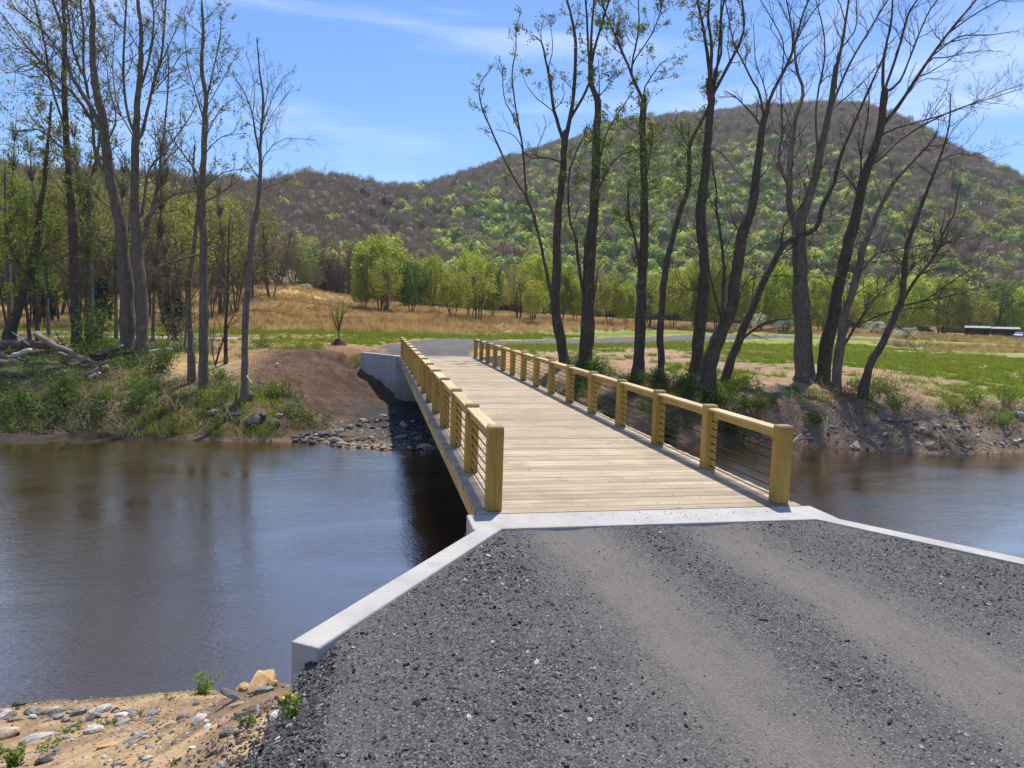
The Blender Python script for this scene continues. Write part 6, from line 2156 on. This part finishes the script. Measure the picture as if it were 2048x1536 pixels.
x, y, tm = x[ok], y[ok], tm[ok]
s = np.exp(grng.normal(math.log(0.012), 0.5, len(x))) * np.where((x < -1.9) & (y > -5.0), 1.35, 1.0) * (1 - 0.45 * tm)
s = np.clip(s, 0.007, 0.055)
gi = grng.choice(7, len(x), p=[0.165, 0.165, 0.165, 0.165, 0.21, 0.06, 0.07])
scatter('gravel', np.c_[x, y, road_near(x, y) + s * 0.12], np.c_[grng.normal(0, 0.5, len(x)), grng.normal(0, 0.5, len(x)), grng.uniform(0, 6.28, len(x))], np.c_[s * 1.3, s, s], gi, GRV, 'loose dark crushed gravel lying on the road', 'gravel')
# gravel spilling over the shoulder and a few bits on the concrete sill and planks
n = 9000
x, y = grng.uniform(-4.75, -3.75, n), grng.uniform(-7.0, -3.45, n)
z = np.maximum(gz(x, y), np.where(in_poly(x, y, edge), road_near(x, y), -9))
ok = grng.random(n) < sstep(-4.75, -4.1, x + 0.2 * fbm(x * 3, y * 3, 2))
x, y, z = x[ok], y[ok], z[ok]
s = np.clip(np.exp(grng.normal(math.log(0.02), 0.4, len(x))), 0.008, 0.06)
scatter('shoulder_gravel', np.c_[x, y, z + s * 0.1], np.c_[grng.normal(0, 0.5, (len(x), 2)), grng.uniform(0, 6.28, len(x))], np.c_[s * 1.3, s, s], grng.choice(5, len(x)), GRV[:5], 'crushed gravel spilling over the road shoulder', 'gravel')
n = 130
cxs = np.array([(0.05, -0.35), (0.3, -0.55), (1.2, -0.4), (-0.6, -0.62), (0.4, 1.0), (-0.8, 2.5), (1.0, 4.0), (-0.3, 6.5), (0.9, 0.6), (-1.0, 0.5)])
k = grng.integers(0, 10, n)
x, y = cxs[k, 0] + grng.normal(0, 0.28, n), cxs[k, 1] + np.where(k < 4, grng.normal(0, 0.07, n), grng.normal(0, 0.8, n))
y = np.maximum(y, -0.78)
s = grng.uniform(0.008, 0.022, n)
scatter('stray_gravel', np.c_[x, y, np.where(y < -0.18, -0.004, y * G_SLOPE + 0.002) + s * 0.2], np.c_[grng.normal(0, 0.4, (n, 2)), grng.uniform(0, 6.28, n)], np.c_[s, s, s], grng.integers(0, 4, n), GRV[:4], 'stray gravel bits on the concrete sill and planks', 'gravel')

# ------------------------------------------------------------------ small plants of the near bank
def sprig(label, u, v, hpx, m, seed, n=140, flower=None, wf=0.6):
    rng = np.random.default_rng(seed)
    P = hit(u, v)
    dep = (P - CAM) @ FW
    H = hpx * dep / F_PX
    root = thing('sprig', label, 'plant', tuple(P), 'small plants of the near bank')
    st, lf = MB(), MB()
    T = []
    for k in range(7):
        d = np.array([rng.normal(0, wf * 0.6), rng.normal(0, wf * 0.6), 1.0])
        p, _ = branch(np.array([rng.normal(0, 0.02), rng.normal(0, 0.02), -0.02]), d / np.linalg.norm(d), H * rng.uniform(0.55, 1.05), 5, rng, 0.2, 0.15)
        st.tube(p, np.linspace(0.004, 0.0015, 5), 4)
        T.append(p[1:])
    part(st, 'stems', MAT['grass_green'], root)['kind'] = 'stuff'
    T = np.concatenate(T)
    c = T[rng.integers(0, len(T), n)] + rng.normal(0, H * 0.07, (n, 3))
    lf.leaves(c, rng.uniform(0.7, 1.3, n) * H * 0.16, rng, 0.3)
    part(lf, 'foliage', MAT[m], root)['kind'] = 'stuff'
    if flower:
        fl = MB()
        t_ = T[T[:, 2] > H * 0.7]
        c = t_[rng.integers(0, len(t_), 26)] + rng.normal(0, H * 0.05, (26, 3))
        fl.leaves(c, H * 0.12, rng)
        part(fl, 'blossom', MAT[flower], root)['kind'] = 'stuff'
    return root


sprig('bright lime sapling sprouting at the water edge left of the clay clod', 408, 1386, 44, 'leaf_lime', 801, 220)
sprig('yellow-flowered weed at the edge of the dark gravel', 584, 1452, 74, 'leaf_green', 802, 120, 'yellowflower', 0.25)
sprig('small grey-green weed left of the yellow-flowered one', 500, 1450, 34, 'leaf_green', 803, 90)
sprig('green grass clump in the lower corner of the near bank', 20, 1536, 52, 'leaf_green', 804, 300, None, 1.2)
sprig('low green weed behind the pale quartz cobble', 150, 1462, 26, 'leaf_green', 805, 160, None, 1.4)
sprig('low green weed right of the waterline stones', 215, 1448, 26, 'leaf_green', 806, 160, None, 1.4)
sprig('small dark weed at the bottom of the near bank', 355, 1524, 26, 'leaf_bush', 807, 90, None, 1.0)
sprig('pale sprig by the white slab on the near bank', 92, 1500, 36, 'leaf_lime', 808, 110)
sprig('thin grass fringe at the water edge', 335, 1400, 20, 'leaf_green', 809, 120, None, 1.6)
sprig('tiny weed growing below the white cobble of the waterline', 284, 1432, 18, 'leaf_green', 810, 60)

# ------------------------------------------------------------------ logs and driftwood of the left bank
def log(label, a, b, w0, w1, seed, m='deadwood', name='log', stubs=2):
    """A log from pixel a to pixel b (u, v, depth)."""
    rng = np.random.default_rng(seed)
    A_, B_ = atd(*a), atd(*b)
    n = 9
    t = np.linspace(0, 1, n)[:, None]
    L = np.linalg.norm(B_ - A_)
    p = A_ * (1 - t) + B_ * t + rng.normal(0, 0.018 * L, (n, 3)) * np.sin(t * math.pi)
    r = np.linspace(w0, w1, n) * a[2] / F_PX * 0.5 * (1 + rng.normal(0, 0.06, n))
    base = p.mean(0)
    root = thing(name, label, 'log', tuple(base), 'logs and driftwood of the left bank')
    mb = MB()
    mb.tube(p - base, r, 9, True)
    part(mb, 'log_body', MAT[m], root)
    for k in range(stubs):
        q = int(rng.integers(2, n - 2))
        d = (p[q + 1] - p[q]) / np.linalg.norm(p[q + 1] - p[q])
        b2, _ = branch(p[q] - base, rot_to(d, rng, 0.9), rng.uniform(0.25, 0.8), 4, rng, 0.3, 0.15)
        mb = MB()
        mb.tube(b2, np.linspace(r[q] * 0.45, r[q] * 0.2, 4), 5, True)
        part(mb, 'branch_stub', MAT[m], root)
    return root


log('long grey log slanting down through the middle of the pile', (74, 668, 38), (205, 742, 35.5), 14, 8, 851)
log('thick dark log lying along the bottom of the pile', (-20, 728, 36.5), (120, 735, 36.5), 28, 24, 852, 'bark_grey')
log('broad pale slab of wood on the left of the pile', (26, 712, 36.6), (62, 700, 36.6), 12, 9, 853, 'paleroot', 'log', 0)
log('long pale pole running right from the pile', (110, 706, 37), (215, 730, 35), 8, 5, 854)
log('dark log across the top of the pile', (-10, 690, 39), (120, 690, 38.5), 20, 15, 855, 'bark_grey')
log('reddish broken log end right of the pile', (174, 752, 34), (216, 734, 34), 16, 12, 856)
log('short pale log end under the broken reddish one', (178, 756, 33.6), (200, 746, 33.6), 8, 6, 857, 'paleroot', 'log', 0)
log('thin dark log right of the pile beneath the trunks', (180, 712, 37), (270, 704, 37), 9, 6, 858, 'bark_dark')
log('brown log pointing up to the massive tree', (196, 708, 37.5), (248, 692, 38.2), 9, 7, 859)
log('bleached branch sticking up from the top of the pile', (60, 690, 38.5), (24, 664, 38.8), 5, 2, 860, 'paleroot', 'driftwood', 1)
log('grey branch at the left end of the pile', (-10, 705, 37.5), (40, 720, 36.8), 12, 8, 861)
log('curved brown log behind the pile', (100, 690, 39.5), (150, 700, 39), 9, 6, 862)
log('dark branch fork rising behind the pile', (128, 690, 39), (110, 662, 39), 4, 2, 863, 'bark_dark', 'driftwood', 3)
log('brown log low on the left of the pile', (-15, 745, 35), (60, 752, 34.5), 14, 10, 864, 'bark_grey')
log('pale flat root wad on the mounded shrub', (300, 704, 35.5), (345, 698, 35.5), 8, 5, 865, 'paleroot', 'driftwood', 1)
log('short white board standing on the red earth slope', (546, 738, 36), (556, 727, 36), 6, 6, 866, 'paleroot', 'board', 0)
log('thin white stick lying on the riprap slope', (716, 806, 35.5), (738, 824, 34.8), 4, 2.5, 867, 'paleroot', 'stick', 0)
log('pale forked root at the foot of the slim leafless trunk', (494, 752, 29.2), (504, 768, 29), 3, 2, 868, 'paleroot', 'driftwood', 1)
log('leaning stump below the slim leafless trunk', (452, 822, 29.3), (506, 788, 29.7), 22, 16, 869, 'bark_grey', 'stump', 1)
log('pale dead stem standing in the shaded right bank', (1650, 875, 30), (1655, 834, 30.3), 4, 3, 870, 'paleroot', 'driftwood', 1)
log('thin stick leaning out of the right bank behind the end post', (1586, 884, 30), (1602, 868, 30.2), 3, 2, 871, 'paleroot', 'stick', 0)

# ------------------------------------------------------------------ young tree with mulch mound
P = hit(677, 690)
MD = (P - CAM) @ FW
root = thing('mulch_mound', 'small dark mulch mound at the foot of the young planted tree', 'mound', (P[0], P[1], P[2] - 0.03))
mb = MB()
mr = np.random.default_rng(871)
kk, nn_ = 14, 6
V = []
for i in range(nn_):
    t_ = i / (nn_ - 1)
    for j in range(kk):
        a = 6.283 * j / kk
        r = 0.52 * (1 - t_) ** 0.75 * (1 + mr.normal(0, 0.10)) + 0.02
        V.append((r * math.cos(a), r * math.sin(a), 0.42 * t_ ** 0.9 + mr.normal(0, 0.012)))
F = [(i * kk + j, i * kk + (j + 1) % kk, (i + 1) * kk + (j + 1) % kk, (i + 1) * kk + j) for i in range(nn_ - 1) for j in range(kk)]
mb.add(V, F)
part(mb, 'mulch', MAT['mulch'], root)
rng = np.random.default_rng(872)
root = thing('young_tree', 'young planted tree with upswept bare branches beside the bridge approach', 'tree', (P[0], P[1] + 0.35, P[2]))
tk, tw, tips = MB(), MB(), []
st = np.array([(0, 0, -0.1), (0.01, 0, 0.6), (0, 0.01, 1.2)])
tk.tube(st, [0.045, 0.038, 0.034], 7)
part(tk, 'trunk', MAT['bark_grey'], root)
for k in range(20):
    a = k * 2.4
    d = np.array([math.cos(a) * 0.42, math.sin(a) * 0.42, 1.0])
    p, _ = branch(np.array([0, 0, rng.uniform(0.75, 1.2)]), d / np.linalg.norm(d), rng.uniform(1.2, 2.0), 7, rng, 0.5, 0.06)
    tw.tube(p, np.linspace(0.018, 0.005, 7), 4)
    tips.append(p[3:])
    for _ in range(4):
        q = int(rng.integers(2, 7))
        dd = p[q] - p[q - 1]
        b2, _ = branch(p[q], rot_to(dd / np.linalg.norm(dd), rng, 0.5), rng.uniform(0.3, 0.7), 4, rng, 0.5, 0.08)
        tw.tube(b2, np.linspace(0.008, 0.004, 4), 3)
        tips.append(b2)
part(tw, 'branches', MAT['twig_grey'], root)['kind'] = 'stuff'
T = np.concatenate(tips)
mb = MB()
c = T[rng.integers(0, len(T), 420)] + rng.normal(0, 0.05, (420, 3))
mb.leaves(c, rng.uniform(0.05, 0.10, 420), rng)
part(mb, 'crown', MAT['leaf_yellow'], root)['kind'] = 'stuff'
# dark stump in the field
stone('dark lump of brush in the dry field left of the road', 'rock_dark', 724, 643, 18, 0.5, None, None, 'brush_lump', 0.8)

# ------------------------------------------------------------------ sheds and car far to the right
MAT['roof'] = plain('pale_metal_roof', (0.36, 0.37, 0.39), 0.5)
MAT['barn'] = plain('brown_boards', (0.13, 0.062, 0.040), 0.9)
MAT['paint'] = plain('blue_car_paint', (0.05, 0.12, 0.32), 0.3)
MAT['glass'] = plain('car_glass', (0.03, 0.035, 0.04), 0.1)
MAT['tyre'] = plain('tyre_rubber', (0.02, 0.02, 0.02), 0.9)
MAT['dark'] = plain('dark_opening', (0.02, 0.017, 0.015), 1.0)


def shed(label, u0, u1, v_eave, depth):
    u = (u0 + u1) / 2
    b = atd(u, v_eave, depth)
    g = float(gz(b[0], b[1]))
    W = (u1 - u0) * depth / F_PX
    H = max(b[2] - g, 1.6)
    D = 3.0
    root = thing('shed', label, 'shed', (b[0], b[1], g), 'sheds beyond the field')
    root.rotation_euler = (0, 0, -0.78)
    mb = MB()
    mb.box((0, D * 0.5 - 0.05, H * 0.5), (W, 0.1, H))
    mb.box((-W / 2 + 0.05, 0, H * 0.5), (0.1, D - 0.2, H))
    mb.box((W / 2 - 0.05, 0, H * 0.5), (0.1, D - 0.2, H))
    part(mb, 'wall', MAT['barn'], root, False)
    mb = MB()
    mb.add([(-W / 2 - 0.1, -D / 2 - 0.4, H + 0.05), (W / 2 + 0.1, -D / 2 - 0.4, H + 0.05), (W / 2 + 0.1, D / 2 + 0.3, H + 0.45), (-W / 2 - 0.1, D / 2 + 0.3, H + 0.45),
            (-W / 2 - 0.1, -D / 2 - 0.4, H + 0.15), (W / 2 + 0.1, -D / 2 - 0.4, H + 0.15), (W / 2 + 0.1, D / 2 + 0.3, H + 0.55), (-W / 2 - 0.1, D / 2 + 0.3, H + 0.55)],
           [(3, 2, 1, 0), (4, 5, 6, 7), (0, 1, 5, 4), (1, 2, 6, 5), (2, 3, 7, 6), (3, 0, 4, 7)])
    part(mb, 'roof', MAT['roof'], root, False)
    for k in range(4):
        mb = MB()
        mb.box((-W / 2 + 0.1 + k * (W - 0.2) / 3, -D / 2 + 0.1, H * 0.5), (0.16, 0.16, H))
        part(mb, 'post', MAT['barn'], root, False)
    mb = MB()
    mb.box((-W * 0.17, -D / 2 + 0.28, H * 0.35), (W * 0.3, 0.08, H * 0.7))
    part(mb, 'board_front', MAT['barn'], root, False)
    return root


shed('low brown shed with pale metal roof beyond the field', 1934, 1976, 657, 150)
shed('second low shed with pale metal roof, nearer the picture edge', 1988, 2034, 659, 150)
b = atd(2040, 680, 140)
g = float(gz(b[0], b[1]))
root = thing('parked_car', 'blue car parked beside the sheds at the picture edge', 'car', (b[0], b[1], g), None, 0.5)
prof = [(-2.1, 0.35), (-2.1, 0.8), (-1.3, 0.95), (-0.8, 1.45), (0.7, 1.48), (1.4, 1.0), (2.1, 0.9), (2.15, 0.35)]
mb = MB()
n = len(prof)
V = [(x_, -0.85 if z_ < 1.2 else -0.7, z_) for x_, z_ in prof] + [(x_, 0.85 if z_ < 1.2 else 0.7, z_) for x_, z_ in prof]
mb.add(V, [(i, (i + 1) % n, n + (i + 1) % n, n + i) for i in range(n)], [(0, i + 1, i) for i in range(1, n - 1)] + [(n, n + i, n + i + 1) for i in range(1, n - 1)])
part(mb, 'body', MAT['paint'], root, False)
for s in (-1, 1):
    mb = MB()
    mb.box((-0.05, s * 0.775, 1.2), (1.5, 0.04, 0.34))
    part(mb, 'side_window', MAT['glass'], root, False)
    for x_ in (-1.3, 1.35):
        mb = MB()
        mb.tube(np.array([(x_, s * 0.70, 0.33), (x_, s * 0.90, 0.33)]), 0.33, 14, True)
        part(mb, 'wheel', MAT['tyre'], root)

for k, o in PROTO.items():                                  # a kind that was never placed leaves the scene
    if k not in used_proto:
        for ch in list(o.children):
            bpy.data.objects.remove(ch)
        bpy.data.objects.remove(o)

# ------------------------------------------------------------------ the air of the valley
mb = MB()
mb.box((0, 0, 110), (8300, 8300, 240))
hz = bpy.data.materials.new('valley_haze')
hz.use_nodes = True
hz.node_tree.nodes.clear()
ho = hz.node_tree.nodes.new('ShaderNodeOutputMaterial')
hv = hz.node_tree.nodes.new('ShaderNodeVolumePrincipled')
hv.inputs['Color'].default_value = (0.86, 0.92, 1.0, 1)
hv.inputs['Density'].default_value = 0.00018
hv.inputs['Anisotropy'].default_value = 0.3
hz.node_tree.links.new(hv.outputs[0], ho.inputs['Volume'])
tag(part(mb, 'haze', hz, None, False), 'thin spring haze filling the valley', 'haze', kind='stuff')
